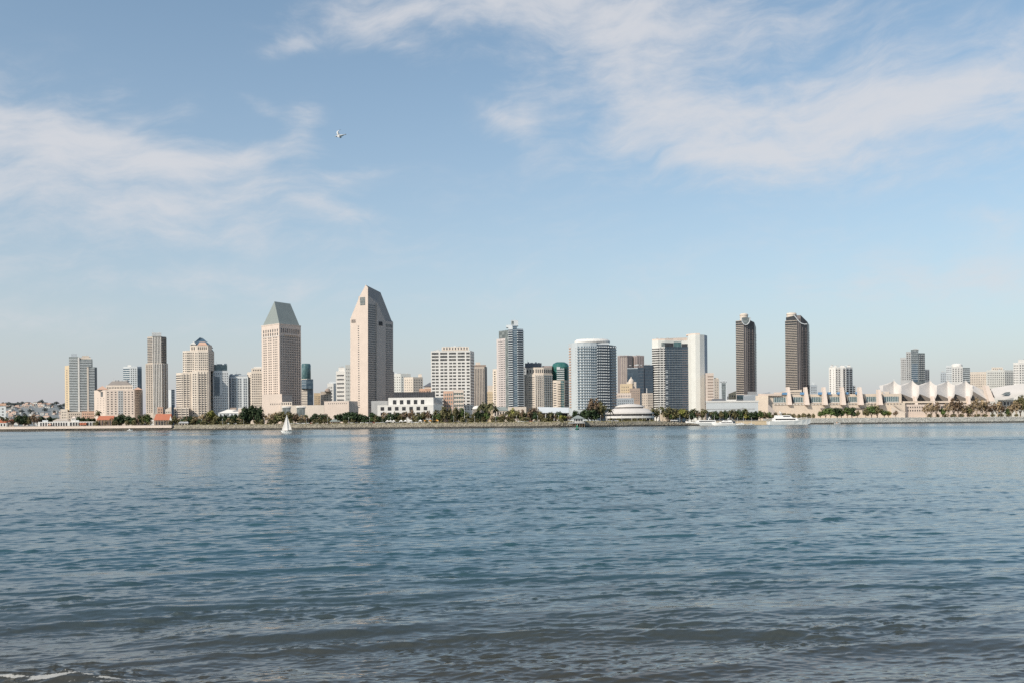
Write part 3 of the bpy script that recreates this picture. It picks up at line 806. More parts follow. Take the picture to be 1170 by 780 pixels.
# --- little blocks beyond
for nm, lab, ch, top, m, win in (
    ('office_block','small ochre block with dark window strips beyond the hotel podium',[(358.5,1350),(366,1352)],448.5,'yellow',(362.5,365.8)),
    ('office_block','small tan block with an arched dark gable beyond the hotel podium',[(366.2,1345),(378.5,1346)],446.8,'tan',(370,375)),
    ('office_block','pale stepped block just behind the banded white office',[(374,1420),(381,1420),(384,1424)],437.5,'white',(376,380))):
    b = Building(nm, lab, ch[0][0], ch[0][1]); f = b.block(ch, top, m, depth=16)
    b.grid(f[0], win[0], win[1], top+3, 472, 2, 9, .45, .6, 'wingrey'); b.grid(f[0], ch[0][0]+.5, win[0]-.3, top+3, 472, 2, 9, .4, .4, 'wingrey')
    if 'arched' in lab:
        cp = spot(374.5,1344); b.mesh('gable', MB().lathe((cp[0],cp[1]), [(4.6,height(374,447,1344)),(4.2,height(374,445.6,1344)),(2.4,height(374,443.6,1344)),(.3,height(374,443,1344))], 14), 'tandk')
    if 'stepped' in lab: b.block([(376,1424),(384,1424)], 435.6, 'coolwhite', bottom=437.5, name='penthouse')
    b.done()
# --- banded white office
b = Building('office_tower', 'white banded office stepping up beside the tallest tower', 392, 1200)
f = b.block([(384,1202),(394.5,1200)], 423.5, 'white'); g_ = b.block([(394.7,1198),(402,1200)], 416.3, 'palewhite')
b.block([(387,1204),(394,1203)], 419.5, 'white', bottom=423.5, name='penthouse')
b.bands(f[0], 385, 393, 426, 468, 9, .32, 'wingrey', 'window_band', .15); b.grid(g_[0], 395.3, 401, 419, 466, 3, 11, .3, .3, 'wingrey'); b.done()

# --- second hotel tower, the tallest: sheer pale blade with chiselled top
D0 = 1075; DL = D0+10; DR = D0+34
b = Building('hotel_tower', 'tallest tower, a sheer pale pink blade with a chiselled slanting top', 420, D0)
def LP(px, py):   # a point on the sunny face plane
    u = bearing(px, py); a_, c_ = spot(400.2, DL), spot(420.4, D0); t = (u*a_[1]-a_[0])/((c_-a_)[0]-u*(c_-a_)[1])
    p = a_+(c_-a_)*t; D = p[1]; return Vector((p[0], p[1], height(px, py, D)))
front = [LP(400.2,476),LP(420.4,476),LP(420.4,328.5),LP(417.8,325.6),LP(411,338.3),LP(400.2,364.5)]
for q in (front[0], front[1]): q.z = GZ
fn = Face((front[0].x,front[0].y),(front[1].x,front[1].y),GZ,front[2].z,400.2,420.4)
back = [Vector((p.x*1.028, p.y*1.028, p.z)) for p in front]
mb = MB(); n = len(front)
mb.add(front+back, [tuple(range(n)), tuple(range(2*n-1,n-1,-1))] + [(i,(i+1)%n,n+(i+1)%n,n+i) for i in range(n)])
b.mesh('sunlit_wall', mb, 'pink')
def RP(px, py):
    u = bearing(px, py); a_, c_ = spot(420.6, D0+.3), spot(449.2, DR+.3); t = (u*a_[1]-a_[0])/((c_-a_)[0]-u*(c_-a_)[1])
    p = a_+(c_-a_)*t; D = p[1]; return Vector((p[0], p[1], height(px, py, D)))
side = [RP(420.6,476),RP(449.2,476),RP(449.2,368),RP(440,366.5),RP(430,345),RP(420.6,337.5)]
for q in (side[0], side[1]): q.z = GZ
nv = Vector((-(side[1].y-side[0].y), (side[1].x-side[0].x), 0)).normalized()
sback = [p+nv*15 for p in side]
mb = MB(); n = len(side)
mb.add(side+sback, [tuple(range(n)), tuple(range(2*n-1,n-1,-1))] + [(i,(i+1)%n,n+(i+1)%n,n+i) for i in range(n)])
b.mesh('shaded_wall', mb, 'pinkshade')
e1 = Vector(P3(434.8,334.2,D0+42)); e0 = Vector(P3(418.2,325.8,D0+10)); e2 = Vector(P3(447.2,366,D0+50))
rf = MB(); rf.add([side[5]+nv*.2, side[4]+nv*.2, side[3]+nv*.2, side[2]+nv*.2, e0, e1, e2, front[2]], [(0,1,5,4),(1,2,5),(2,3,6,5),(0,4,7)])
b.mesh('roof', rf, 'taupe')
fs = Face((side[0].x,side[0].y),(side[1].x,side[1].y),GZ,side[2].z,420.6,449.2)
# louvred strip, smooth wedge, gridded strip
b.bands(fs, 420.9, 429.4, 347, 466, 46, .5, 'wingrey', 'window_band', .15)
wedge = [RP(429.6,470),RP(439.4,470),RP(439.4,370),RP(430.4,346.5),RP(429.6,346.5)]
wedge[0].z = wedge[1].z = GZ
mb = MB(); off = -nv*1.6; n = 5
mb.add([p+off for p in wedge]+[p+nv*.3 for p in wedge], [tuple(range(n)), tuple(range(2*n-1,n-1,-1))] + [(i,(i+1)%n,n+(i+1)%n,n+i) for i in range(n)])
b.mesh('smooth_fin', mb, 'pinkshade')
b.grid(fs, 439.7, 449, 367.5, 371.5, 6, 1, .6, .9, 'win'); b.grid(fs, 439.7, 449, 373, 470, 6, 38, .62, .62, 'wingrey')
b.one(fs, 432.2, 436.2, 366, 370.6, 'darkgap', 'opening', 2.0)
fb = b.block([(447,D0+33),(450.4,D0+36)], 424, 'pinkshade', depth=8, name='lower_wall'); b.grid(fb[0], None, None, 426, 470, 2, 16, .5, .5, 'wingrey')
b.one(fn, 412.3, 418, 339.5, 348.4, 'glassgrey', 'sky_window', .3); b.bands(fn, 412.3, 418, 339.5, 348.4, 3, .05, 'pink', 'glazing_bar', .5)
b.one(fn, 402.3, 406.8, 364.4, 368, 'darkgap', 'opening', .2); b.grid(fn, 402.5, 407, 364.4, 368.2, 3, 1, .3, .9, 'pink', 'opening_post', .5)
b.grid(fn, 409.0, 411.2, 371, 466, 1, 36, .6, .4, 'wingrey')
b.done()

# --- white low building with square windows
b = Building('exhibition_hall', 'white low building with two rows of big square dark windows and a dark roof strip', 465, 1024)
lo = b.block([(431,1026),(495,1022),(505,1030)], 461.8, 'white', depth=12); up = b.block([(443.5,1034),(495,1030),(505.5,1042)], 453.4, 'white', depth=14, name='upper_wall')
b.block([(424,1050),(443,1050)], 457.5, 'grey', depth=8, name='link_wall')
dk = b.block([(449.5,1044),(497,1042)], 447.2, 'glassdark', bottom=453.4, name='roof_glazing', depth=6); b.ribs(dk[0], None, None, 447.4, 453, 24, .12, 'slate', 'mullion', .2)
b.grid(up[0], 446.8, 486.6, 455.8, 461.2, 5, 1, .5, .9, 'glassdark'); b.grid(lo[0], 432.6, 490, 463.6, 468.2, 7, 1, .5, .9, 'glassdark'); b.grid(lo[0], 432.6, 490, 470, 474, 7, 1, .5, .9, 'glassdark')
b.mesh('end_gable', MB().add([P3(497.5,453.4,1030),P3(506,459.8,1041),P3(497.5,460.6,1030)], [(0,1,2)]), 'grey')
b.done()
# --- towers far behind it
b = Building('office_tower', 'pale distant tower block beside the tallest tower, higher of two', 455, 1700)
f = b.block([(449,1700),(458,1698),(469.5,1706)], 426.5, 'palewhite'); b.grid(f[0], 450, 458, 429, 455, 3, 9, .35, .35, 'wingrey'); b.grid(f[1], 458.5, 469, 429, 455, 4, 9, .35, .35, 'wingrey'); b.done()
b = Building('office_tower', 'distant cream block with one sunny and one shaded side beyond the dark roof strip', 472, 1600)
f = b.block([(461.5,1606),(472,1600),(483.2,1610)], 430.3, 'cream'); b.block([(478,1612),(482,1612)], 427, 'cream', bottom=430.4, name='penthouse', depth=6); b.grid(f[0], 462, 471.5, 432, 455, 4, 8, .3, .3, 'wingrey'); b.grid(f[1], 472.5, 482.7, 432, 455, 4, 8, .4, .4, 'wingrey'); b.done()
# --- little pyramid roofed building
b = Building('courthouse', 'salmon brick building with a dark slate pyramid roof behind the white hall', 492, 1120)
f = b.block([(478.5,1128),(486,1122),(506.5,1122)], 443.4, 'salmon'); b.grid(f[0], 479, 485.7, 445, 456, 3, 4, .4, .4); b.grid(f[1], 487, 506, 445, 470, 8, 8, .4, .4)
z = height(492,441,1124); q = [P3(483.5,442,1124),P3(500,442,1124),P3(500,442,1140),P3(483.5,442,1140)]; q = [(p[0],p[1],z) for p in q]; c = spot(491.3,1132)
b.mesh('roof', MB().pyramid(q, (c[0],c[1],height(491.3,436.3,1130))), 'slate'); b.block([(485,1125),(498.5,1125)], 441, 'cream', bottom=443.4, name='attic', depth=12); b.done()
b = Building('apartment_block', 'pink and green glass low rise flats in front of the gridded white hotel', 517, 1050)
f = b.block([(506.5,1052),(517.5,1050)], 446.2, 'salmon', depth=18); g_ = b.block([(517.7,1051),(529.5,1051)], 445, 'pink', depth=18)
b.grid(f[0], 507.4, 517, 448, 478, 4, 7, .6, .55, 'glassgrey'); b.grid(g_[0], 518.4, 529, 447, 478, 4, 7, .66, .62, 'glassteal'); b.bands(g_[0], None, None, 446, 478, 7, .12, 'cream', 'balcony', .8); b.done()

# --- gridded white hotel slab
b = Building('hotel', 'white hotel slab with a dense even grid of dark square windows', 517, 1085)
f = b.block([(492.5,1086),(537.5,1084),(542,1100)], 400.2, 'white')
ph = b.block([(505,1094),(536,1094)], 396.2, 'cream', bottom=400.2, name='penthouse', depth=8); b.grid(ph[0], 506, 535.5, 396.6, 399.6, 9, 1, .4, .8, 'wingrey')
xs = [(493.3,501.7),(502.9,511.6),(512.9,521.7),(522.9,531.6),(532.8,537.1)]
for k, (xa, xb) in enumerate(xs):
    nn = 1 if k == 4 else 2
    b.grid(f[0], xa, xb, 401.3, 412.2, 1, 3, .92, .6, 'win', out=.1)
    b.grid(f[0], xa, xb, 412.6, 474, nn, 17, .78, .5, 'win', out=.1)
b.bands(f[1], None, None, 402, 470, 20, .4, 'wingrey', 'window_band', .1)
st = b.block([(528.5,1062),(541,1064)], 462, 'white', name='lower_wing', depth=14); b.grid(st[0], 529.5, 540.5, 463, 468, 3, 2, .6, .5); b.done()
# --- striped tan office
b = Building('office_tower', 'tan office with fine vertical stripes and a dark cap beside the gridded hotel', 549, 1240)
f = b.block([(542,1242),(553.5,1240),(556.6,1246)], 418.5, 'tan'); b.block([(542.2,1241.5),(555.4,1241.5)], 416.5, 'tandk', bottom=418.4, name='cap')
b.block([(543.5,1250),(549,1250)], 413.6, 'cream', bottom=416.5, name='penthouse', depth=8)
b.ribs(f[0], 542.3, 553.3, 420.5, 475, 6, .42, 'wingrey', 'window_strip', .12); b.ribs(f[1], None, None, 420.5, 475, 2, .4, 'wingrey', 'window_strip', .12); b.done()
b = Building('office_block', 'plain pale ochre block half hidden beside the tall balcony tower', 559, 1320)
f = b.block([(555,1320),(564,1320)], 447, 'yellow'); b.block([(557,1324),(563,1324)], 440, 'cream', bottom=447, name='penthouse'); b.grid(f[0], 556, 563.5, 449, 474, 4, 8, .3, .3, 'wingrey'); b.done()

# --- tall balcony tower
b = Building('condominium_tower', 'tall slender tower with stepped top, blue glass spine and stacked pale balconies', 583, 1070)
lf = b.block([(567.7,1082),(577.6,1072)], 386.5, 'rose', depth=18)
gc = b.block([(577.7,1071.8),(581.2,1070)], 377, 'glassgrey', depth=18, name='glass_corner')
fb = b.block([(581.3,1070),(586.2,1069)], 374, 'coolwhite', depth=20)
gs = b.block([(586.3,1069.4),(591.2,1069.4)], 372.3, 'glassblue', depth=20, name='glass_spine')
rb = b.block([(591.3,1069),(598.4,1074)], 375.4, 'coolwhite', depth=20)
b.block([(570.5,1084),(577.7,1076)], 377.6, 'glassgrey', bottom=386.5, name='upper_wall', depth=10); b.block([(579,1074),(586,1073)], 371.2, 'coolwhite', bottom=374, name='penthouse', depth=10)
cp = b.block([(584.4,1073),(592.6,1073)], 366.3, 'coolwhite', bottom=372.3, name='penthouse', depth=10); b.one(cp[0], 585, 587.5, 367, 371, 'glassgrey', 'glass_panel', .2)
b.bands(lf[0], 570, 577.2, 388.5, 472, 33, .34, 'wingrey', 'window_band', .1); b.ribs(lf[0], 570, 577.4, 387, 472, 2, .2, 'rose', 'pilaster', .3)
b.bands(fb[0], None, None, 376, 473, 37, .52, 'glassnavy', 'window_band', .1); b.bands(fb[0], None, None, 376, 473, 37, .3, 'coolwhite', 'balcony', 1.3, at=.02)
b.bands(gs[0], None, None, 373, 473, 38, .16, 'bluegrey', 'spandrel', .12)
b.bands(rb[0], None, None, 376.5, 473, 37, .52, 'glassnavy', 'window_band', .1); b.bands(rb[0], None, None, 376.5, 473, 37, .3, 'coolwhite', 'balcony', 1.5, at=.02)
wg = b.block([(563,1090),(567.6,1086)], 421, 'cream', depth=10, name='wing_wall'); b.grid(wg[0], 564.5, 566.5, 423, 470, 1, 18, .8, .5)
b.done()

# --- tan condominium with stripes
b = Building('condominium_tower', 'shorter cream condominium with strong vertical stripes and a grey glass bay', 615, 1080.0)
f = b.block([(599,1088.0),(611,1080.0),(621.2,1080.0),(631.6,1088.0)], 427, 'cream')
tp = b.block([(601.5,1090.0),(611.2,1082.0),(621.2,1082.0),(630.8,1089.0)], 419.3, 'cream', bottom=427, name='upper_wall')
b.block([(600,1098.0),(619,1098.0)], 414.6, 'slate', bottom=419.4, name='penthouse', depth=9); b.block([(619.5,1096.0),(631,1096.0)], 417.6, 'mauve', bottom=419.4, name='penthouse', depth=8)
b.bands(f[0], 604, 610.6, 429.5, 474, 18, .35, 'wingrey', 'window_band', .1); b.grid(f[0], 599.5, 603.6, 429.5, 474, 2, 18, .3, .3, 'wingrey')
b.ribs(f[1], 611.3, 621, 429, 475, 4, .5, 'win', 'window_strip', .1); b.bands(f[1], 611.3, 621, 429, 475, 18, .22, 'tan', 'spandrel', .2)
b.ribs(f[1], 611.0, 621.2, 427.5, 475, 5, .18, 'white', 'pilaster', .5)
b.bands(f[2], 621.6, 631.4, 428, 475, 18, .6, 'glassgrey', 'window_band', .15); b.ribs(f[2], 621.6, 631.4, 428, 475, 4, .12, 'bluegrey', 'mullion', .3)
b.grid(tp[0], None, None, 421, 426, 3, 1, .4, .7); b.grid(tp[1], 611.5, 621, 421, 426, 4, 1, .5, .8); b.grid(tp[2], None, None, 421, 426, 4, 1, .6, .8, 'wingrey'); b.done()

# --- green curved roof building
b = Building('condominium_tower', 'cream tower with curved green glass top floors', 640, 1085.0)
cp = spot(640.5, 1103.0)
b.mesh('glass_top', MB().lathe((cp[0],cp[1]), [(10,height(640,436,1095.0)),(10,height(640,421,1095.0))], 24, 1, .8), 'glassgreen')
b.mesh('roof', MB().lathe((cp[0],cp[1]), [(10.4,height(640,421,1095.0)),(10.4,height(640,418.5,1095.0)),(8.2,height(640,414.6,1095.0)),(5,height(640,413,1095.0))], 24, 1, .8), 'glassgreen')
f = b.block([(630.5,1089.0),(636,1085.0),(645,1085.0),(650.5,1091.0)], 434, 'cream')
sl = b.block([(636.2,1089.0),(644.8,1089.0)], 418.4, 'glassgreen', bottom=434, name='bow_front', depth=6); b.bands(sl[0], None, None, 420, 434, 6, .4, 'coolwhite', 'balcony', 1.2); b.one(sl[0], 636.2, 640, 418.8, 422, 'coolwhite', 'canopy', 1.5)
b.bands(f[0], 632.5, 635.6, 436, 475, 14, .4, 'wingrey', 'window_band', .1); b.bands(f[1], 637, 640.5, 436, 475, 14, .5, 'cream', 'balcony', 1.2); b.one(f[1], 640.6, 644.6, 434.5, 476, 'glassteal', 'glass_strip', .2); b.bands(f[1], 640.6, 644.6, 436, 475, 14, .1, 'cream', 'spandrel', .3)
b.bands(f[2], None, None, 436, 475, 14, .45, 'win', 'window_band', .1); b.done()
b = Building('office_block', 'plain grey low tower peeping out behind the striped cream condominium', 606, 1400)
f = b.block([(598,1400),(608,1400)], 418, 'grey'); b.grid(f[0], 598.4, 607.6, 419.5, 440, 4, 6, .5, .4, 'wingrey'); b.done()

# --- white hotel tower with bowed grid front
b = Building('hotel_tower', 'pale grey hotel tower with a bowed front of sawtooth balconies and dark glass end', 676, 1040)
A = [(650,1054),(653.5,1046),(657,1042),(659.5,1040)]; Bc = [(659.5,1040),(667,1038),(675,1038),(682,1040)]; Cc = [(682,1040),(688,1040),(694,1042),(699.5,1048),(704.2,1058)]
fA = b.block(A, 391.2, 'paleblue', depth=18); fB = b.block(Bc, 391.2, 'paleblue', depth=22); fC = b.block(Cc, 393.6, 'glassnavy', depth=16)
cp = spot(677, 1056)
b.mesh('roof_disc', MB().lathe((cp[0],cp[1]), [(19.5,height(675,391.2,1050)),(19.5,height(675,389.4,1050)),(17.5,height(675,387.6,1050))], 32, 1, .7), 'white')
tq = b.block([(682.5,1044),(696,1045)], 391.4, 'coolwhite', bottom=393.6, name='cornice', depth=10)
for j, fc in enumerate(fB):
    b.grid(fc, None, None, 394.5, 467, 2 if j == 0 else 3, 23, .52, .5, 'glassblue', 'window'); b.bands(fc, None, None, 394.5, 467, 23, .14, 'coolwhite', 'balcony', 1.1, at=.12)
for j, fc in enumerate(fC):
    b.grid(fc, None, None, 394.5, 467, 3 if j < 2 else 2, 23, .5 if j < 2 else .35, .38, 'coolwhite', 'balcony', 1.5)
for fc in fA[-1:]: b.grid(fc, None, None, 396, 466, 1, 23, .15, .3, 'wingrey')
b.grid(fA[0], None, None, 396, 466, 1, 23, .5, .4, 'salmon', 'balcony', .6)
b.done()

# --- brown pair and navy block behind
b = Building('office_tower', 'mauve brown twin shafted office tower behind the navy glass block', 720, 1500)
f = b.block([(705.8,1502),(708.5,1500),(717,1500),(722.5,1506)], 405.8, 'mauve'); g_ = b.block([(722.6,1512),(728,1502),(736.2,1506)], 405.8, 'mauve')
b.ribs(f[1], 709.3, 716.8, 407, 455, 3, .35, 'tan', 'stone_strip', .3); b.ribs(f[2], None, None, 407, 455, 3, .5, 'brown', 'window_strip', .15); b.ribs(f[0], None, None, 407, 455, 1, .6, 'brown', 'window_strip', .15)
b.ribs(g_[0], None, None, 407, 455, 2, .5, 'brown', 'window_strip', .15); b.ribs(g_[1], None, None, 407, 455, 3, .4, 'brown', 'window_strip', .15); b.bands(f[1], None, None, 406, 408, 1, .5, 'brown', 'coping', .4); b.done()
b = Building('office_block', 'dark navy glass block between the brown tower and the dark twin hotel', 732, 1380)
f = b.block([(716.8,1386),(729,1380),(735.6,1380)], 419.6, 'glassnavy'); g_ = b.block([(735.7,1382),(746,1384)], 416.8, 'glassnavy')
b.bands(f[1], None, None, 421, 452, 9, .1, 'slate', 'mullion_band', .15); b.bands(g_[0], None, None, 418, 452, 10, .1, 'slate', 'mullion_band', .15); b.bands(f[0], None, None, 419.6, 421, 1, .6, 'bluegrey', 'coping', .3); b.done()
# --- old tan hotel with cupola
b = Building('old_hotel', 'old tan brick hotel stepping up to a small domed cupola', 722, 1240)
f = b.block([(719.2,1242),(731.2,1240)], 443, 'tandk', depth=14); b.grid(f[0], 720, 730.6, 445, 458, 5, 5, .3, .4, 'wingrey')
g_ = b.block([(708.5,1248),(722.5,1246)], 438, 'yellow', depth=10); b.grid(g_[0], 709.5, 719, 440, 450, 4, 3, .3, .45, 'wingrey')
b.block([(716,1250),(727,1250)], 436, 'cream', bottom=447, name='upper_wall', depth=8)
cp = spot(721.2,1252); b.mesh('cupola', MB().lathe((cp[0],cp[1]), [(3.8,height(721,438,1252)),(3.8,height(721,434.6,1252)),(3.2,height(721,434.4,1252)),(2.6,height(721,433,1252)),(1,height(721,432,1252)),(.3,height(721,430,1252))], 12), 'cream')
b.done()
b = Building('office_block', 'low pinkish flat roofed block in front of the old tan hotel', 712, 1180)
f = b.block([(703.5,1182),(721,1180)], 448.6, 'pink', depth=12); g_ = b.block([(704,1170),(724,1170)], 454.5, 'bluegrey', depth=8); b.grid(f[0], 705, 720.5, 450, 454, 8, 1, .4, .5, 'wingrey'); b.grid(g_[0], 705, 723.5, 456, 462, 8, 2, .4, .4, 'wingrey'); b.done()
b = Building('office_block', 'small tan block with a rooftop mast beside the dark twin hotel', 739, 1230)
f = b.block([(733.2,1236),(739.5,1230),(746,1230)], 448.6, 'tan', depth=12); b.grid(f[1], 740, 745.6, 450, 464, 4, 5, .45, .5); b.grid(f[0], None, None, 450, 464, 3, 5, .3, .4, 'wingrey')
p = spot(739,1234); b.mesh('mast', MB().tube([(p[0],p[1],height(739,448.6,1234)),(p[0],p[1],height(739,443,1234))], .5), 'white'); b.done()

# --- dark twin hotel with white curved shaft
b = Building('hotel_tower', 'dark glass hotel tower wrapped by white balcony bands beside a plain white curved shaft', 770, 1380.0)
fa = b.block([(745.3,1388.0),(752.5,1382.0),(760,1382.0)], 396, 'white', depth=22)
fd = b.block([(760,1382.2),(770,1386.0),(779,1389.0),(786.5,1388.0)], 396, 'glassnavy', depth=16)
up = b.block([(745.3,1388.5),(752.5,1382.5),(760,1382.5),(770,1386.5),(779,1389.5),(786.5,1388.5)], 388.8, 'palewhite', bottom=396, name='crown', depth=15)
b.block([(745.6,1390.0),(752.5,1384.0),(760,1384.0),(770,1388.0),(786,1390.0)], 386.6, 'pink', bottom=388.8, name='parapet', depth=12, tops=[387.4,387.2,386.8,386.2,385.6])
b.one(up[1], 756, 760, 391, 396, 'glassgrey', 'crown_window', .2)
for k, (x0,x1,y0) in enumerate(((760.2,769.8,391.5),(770.2,778.8,390.5),(779.2,786,392.5))): b.one(up[2+k], x0, x1, y0, 396, 'glassteal' if k == 1 else 'glassdark', 'crown_window', .2)
for fc, n in ((fa[0],1),(fa[1],1)):
    b.bands(fc, None, None, 397, 466, 26, .5, 'win', 'window_band', .1); b.bands(fc, None, None, 397, 466, 26, .3, 'white', 'balcony', 1.0, at=.0)
b.ribs(fa[1], 752.6, 760, 396, 467, 2, .16, 'white', 'pilaster', .8)
for j, fc in enumerate(fd):
    b.bands(fc, None, None, 397, 466, 26, .12, 'bluegrey' if j < 2 else 'mauve', 'balcony', .5, at=.1)
    b.ribs(fc, None, None, 396.5, 466, 3, .06, 'glassgrey', 'mullion', .3)
for j in range(26):
    if j % 3 != 1: b.panel(fd[0], .05, .32, GZ+12+j*2.52, GZ+13.1+j*2.52, -.1, .7, 'coolwhite', 'lit_balcony')
wc = [(786.6,1388.0),(790,1381.0),(795,1377.0),(800,1377.0),(805,1381.0),(808.3,1392.0)]
fw = b.block(wc, 382.4, 'palewhite', depth=16, name='curved_shaft')
b.block([(784.5,1396.0),(790.3,1383.0),(795,1379.0),(800.2,1379.0)], 380.8, 'pink', bottom=382.4, name='shaft_parapet', depth=10)
b.bands(fw[-1], None, None, 383, 476, 1, 1, 'bluegrey', 'painted_shade_strip', .2)  # shade of the shaft's turned side put on as a darker strip
b.done()

# --- blocks between the white shaft and the first dark twin
b = Building('apartment_block', 'pinkish block with brown window bands just beyond the white curved shaft', 813, 1360)
f = b.block([(806,1360),(815.5,1360)], 425.8, 'pink'); b.bands(f[0], 808.5, 815, 428, 458, 9, .45, 'tandk', 'window_band', .15); b.done()
b = Building('office_block', 'plain tan block next to a pale blue glass one beyond the white curved shaft', 819, 1360)
f = b.block([(815.8,1360),(821.5,1360)], 432.3, 'tan'); b.block([(816,1364),(820.5,1364)], 431.2, 'cream', bottom=432.4, name='penthouse', depth=6); b.grid(f[0], 816.5, 821, 435, 458, 2, 8, .3, .4, 'wingrey'); b.done()
b = Building('office_block', 'pale frame block with a light blue glass front beyond the grey exhibition shed', 826, 1360)
f = b.block([(821.7,1360),(830.8,1360)], 433.8, 'coolwhite'); b.one(f[0], 824.5, 829, 437, 460, 'glassgrey', 'glass_panel', .2); b.bands(f[0], 824.5, 829, 437, 460, 8, .1, 'bluegrey', 'mullion_band', .35); b.grid(f[0], 822, 830.6, 435, 437, 5, 1, .5, .6, 'wingrey'); b.done()
b = Building('depot', 'jumble of low sheds and tanks at the foot of the first slim brown tower', 836, 1460)
f = b.block([(810,1460),(822,1460)], 455.5, 'cream'); b.block([(822.2,1462),(832,1462)], 452.4, 'tan'); f = b.block([(832.2,1464),(841,1464)], 447.5, 'yellow', depth=12, tops=[449.5,446]); b.grid(f[0], 833, 840.5, 450, 458, 3, 2, .4, .5)
f = b.block([(841.5,1456),(865,1456)], 450.4, 'grey', depth=14); b.one(f[0], 842, 849, 452, 455, 'glassteal', 'window_band', .2)
b.block([(849,1450),(880,1454)], 448.6, 'bluegrey', depth=12, tops=[452.5,447.4], name='sloping_roof'); b.done()

# --- slim brown twins
def slim_tower(label, px0, pxm, px1, base_y, shoulder):
    D = 1500.0
    b = Building('condominium_tower', label, (px0+px1)/2, D)
    left = [(px0,D+8),(pxm-1,D)]; mid = [(pxm-1,D),(pxm+3.5,D-1)]; rt = [(pxm+3.5,D-1),(px1-2,D+4),(px1,D+12)]
    fl = b.block(left, shoulder[0], 'tan', depth=18)[0]
    fm = b.block(mid, shoulder[1], 'brown', depth=20, name='core_wall')[0]
    fr = b.block(rt, shoulder[2], 'glassdark', depth=14, name='glass_wall', tops=shoulder[3])
    n = 38
    b.bands(fl, None, None, shoulder[0]+6, base_y, n, .66, 'glassdark', 'window_band', .12)
    b.bands(fl, None, None, shoulder[0]+.3, shoulder[0]+6, 2, .8, 'glassdark', 'window_band', .15)
    b.ribs(fm, None, None, shoulder[1]+4, base_y, 2, .55, 'glassdark', 'window_strip', .15)
    b.bands(fr[0], None, None, shoulder[2]+8, base_y, n, .14, 'brown', 'balcony', .8); b.bands(fr[1], None, None, shoulder[2]+10, base_y, n, .2, 'bluegrey', 'balcony', .9)
    b.ribs(fr[0], None, None, shoulder[2]+5, base_y, 2, .12, 'brown', 'pilaster', .5)
    return b, fl, fm, fr
b, fl, fm, fr = slim_tower('slim brown tower with a rounded notch and cream drum on top, first of twins', 841.2, 851, 864.4, 449.5, (366, 362.5, 371, [364.5,368.2,374]))
cp = spot(850.6,1512.0)
b.mesh('roof_drum', MB().lathe((cp[0],cp[1]), [(6.2,height(850,366,1510.0)),(6.2,height(850,361,1510.0)),(6.6,height(850,360.8,1510.0)),(6.6,height(850,359.6,1510.0)),(5,height(850,358.5,1510.0)),(1,height(850,357.9,1510.0))], 20), 'cream')
arc = [P3(847.2+5*(1-math.cos(a)), 363+8.2*math.sin(a), 1494.5) for a in np.linspace(0, math.pi, 13)]
b.mesh('crown_arc', MB().tube(arc, .75, 6), 'coolwhite')
gl = MB().poly([P3(852.2+4.3*math.cos(a), 363+7.4*math.sin(a), 1495.6) for a in np.linspace(0, math.pi, 13)]); b.mesh('crown_glass', gl, 'glassgrey')
f = b.block([(854,1490.0),(864.6,1494.0)], 447, 'grey', depth=4, name='podium'); b.done()
b, fl, fm, fr = slim_tower('slim brown tower with a slanting dark crown, second of twins', 897.6, 912, 925.2, 447, (366, 360.3, 369, [360.3,368,371.5]))
cp = spot(905,1514.0)
b.mesh('roof_drum', MB().lathe((cp[0],cp[1]), [(7.5,height(905,364,1512.0)),(7.5,height(905,360,1512.0)),(8,height(905,359.6,1512.0)),(7,height(905,357.8,1512.0)),(1,height(905,357.2,1512.0))], 20), 'cream')
b.block([(898.6,1509.0),(911,1502.0)], 360.2, 'glassdark', bottom=366, name='crown_glass', depth=10, tops=[363,360.2])
arc = [P3(x, y, 1498.0) for x, y in ((907,360),(909.5,363),(912,366.5),(915,369.3),(918.5,370.6),(922,370.4))]
b.mesh('crown_arc', MB().tube(arc, .75, 6), 'coolwhite'); b.done()
b = Building('office_block', 'small pale block beside the foot of the second slim brown tower', 930, 1500)
f = b.block([(926,1500),(933.5,1500)], 439.2, 'bluegrey'); b.block([(927.5,1504),(930.5,1504)], 436.5, 'coolwhite', bottom=439.2, name='penthouse', depth=5); b.grid(f[0], 926.4, 933, 441, 452, 4, 4, .4, .4, 'wingrey'); b.done()
b = Building('apartment_block', 'low beige stepped block with window bands at the foot of the second slim tower', 907, 1495.0)
f = b.block([(892,1496.0),(916,1494.0)], 445.6, 'beige', depth=10, tops=[447,444.6]); b.bands(f[0], 902, 915, 446.6, 450.6, 2, .4, 'win', 'window_band', .12); b.done()

# --- white striped condominium
b = Building('condominium_tower', 'white tower with dark balcony columns and notched roof behind the exhibition terraces', 961, 1480)
f = b.block([(947.2,1486),(954.5,1480),(966.5,1480),(974.3,1488)], 419, 'white')
for xa, xb in ((948.5,951.5),(953,956),(960,965),(968,972)): b.block([(xa,1487),(xb,1487)], 417.3, 'white', bottom=419, name='penthouse', depth=6)
b.grid(f[0], 947.5, 950, 421, 452, 1, 15, .5, .5); b.grid(f[0], 951, 954.3, 421, 452, 1, 15, .2, .4)
b.ribs(f[1], 954.7, 960.4, 420.5, 453, 2, .55, 'win', 'window_strip', .12); b.bands(f[1], 954.7, 960.4, 420.5, 453, 15, .28, 'white', 'balcony', .6)
b.ribs(f[1], 963, 966.4, 420.5, 453, 1, .6, 'glassdark', 'window_strip', .12); b.bands(f[1], 963, 966.4, 420.5, 453, 15, .2, 'grey', 'balcony', .5)
b.ribs(f[2], None, None, 420.5, 453, 2, .6, 'glassdark', 'window_strip', .12); b.bands(f[2], None, None, 420.5, 453, 15, .22, 'coolwhite', 'balcony', .7)
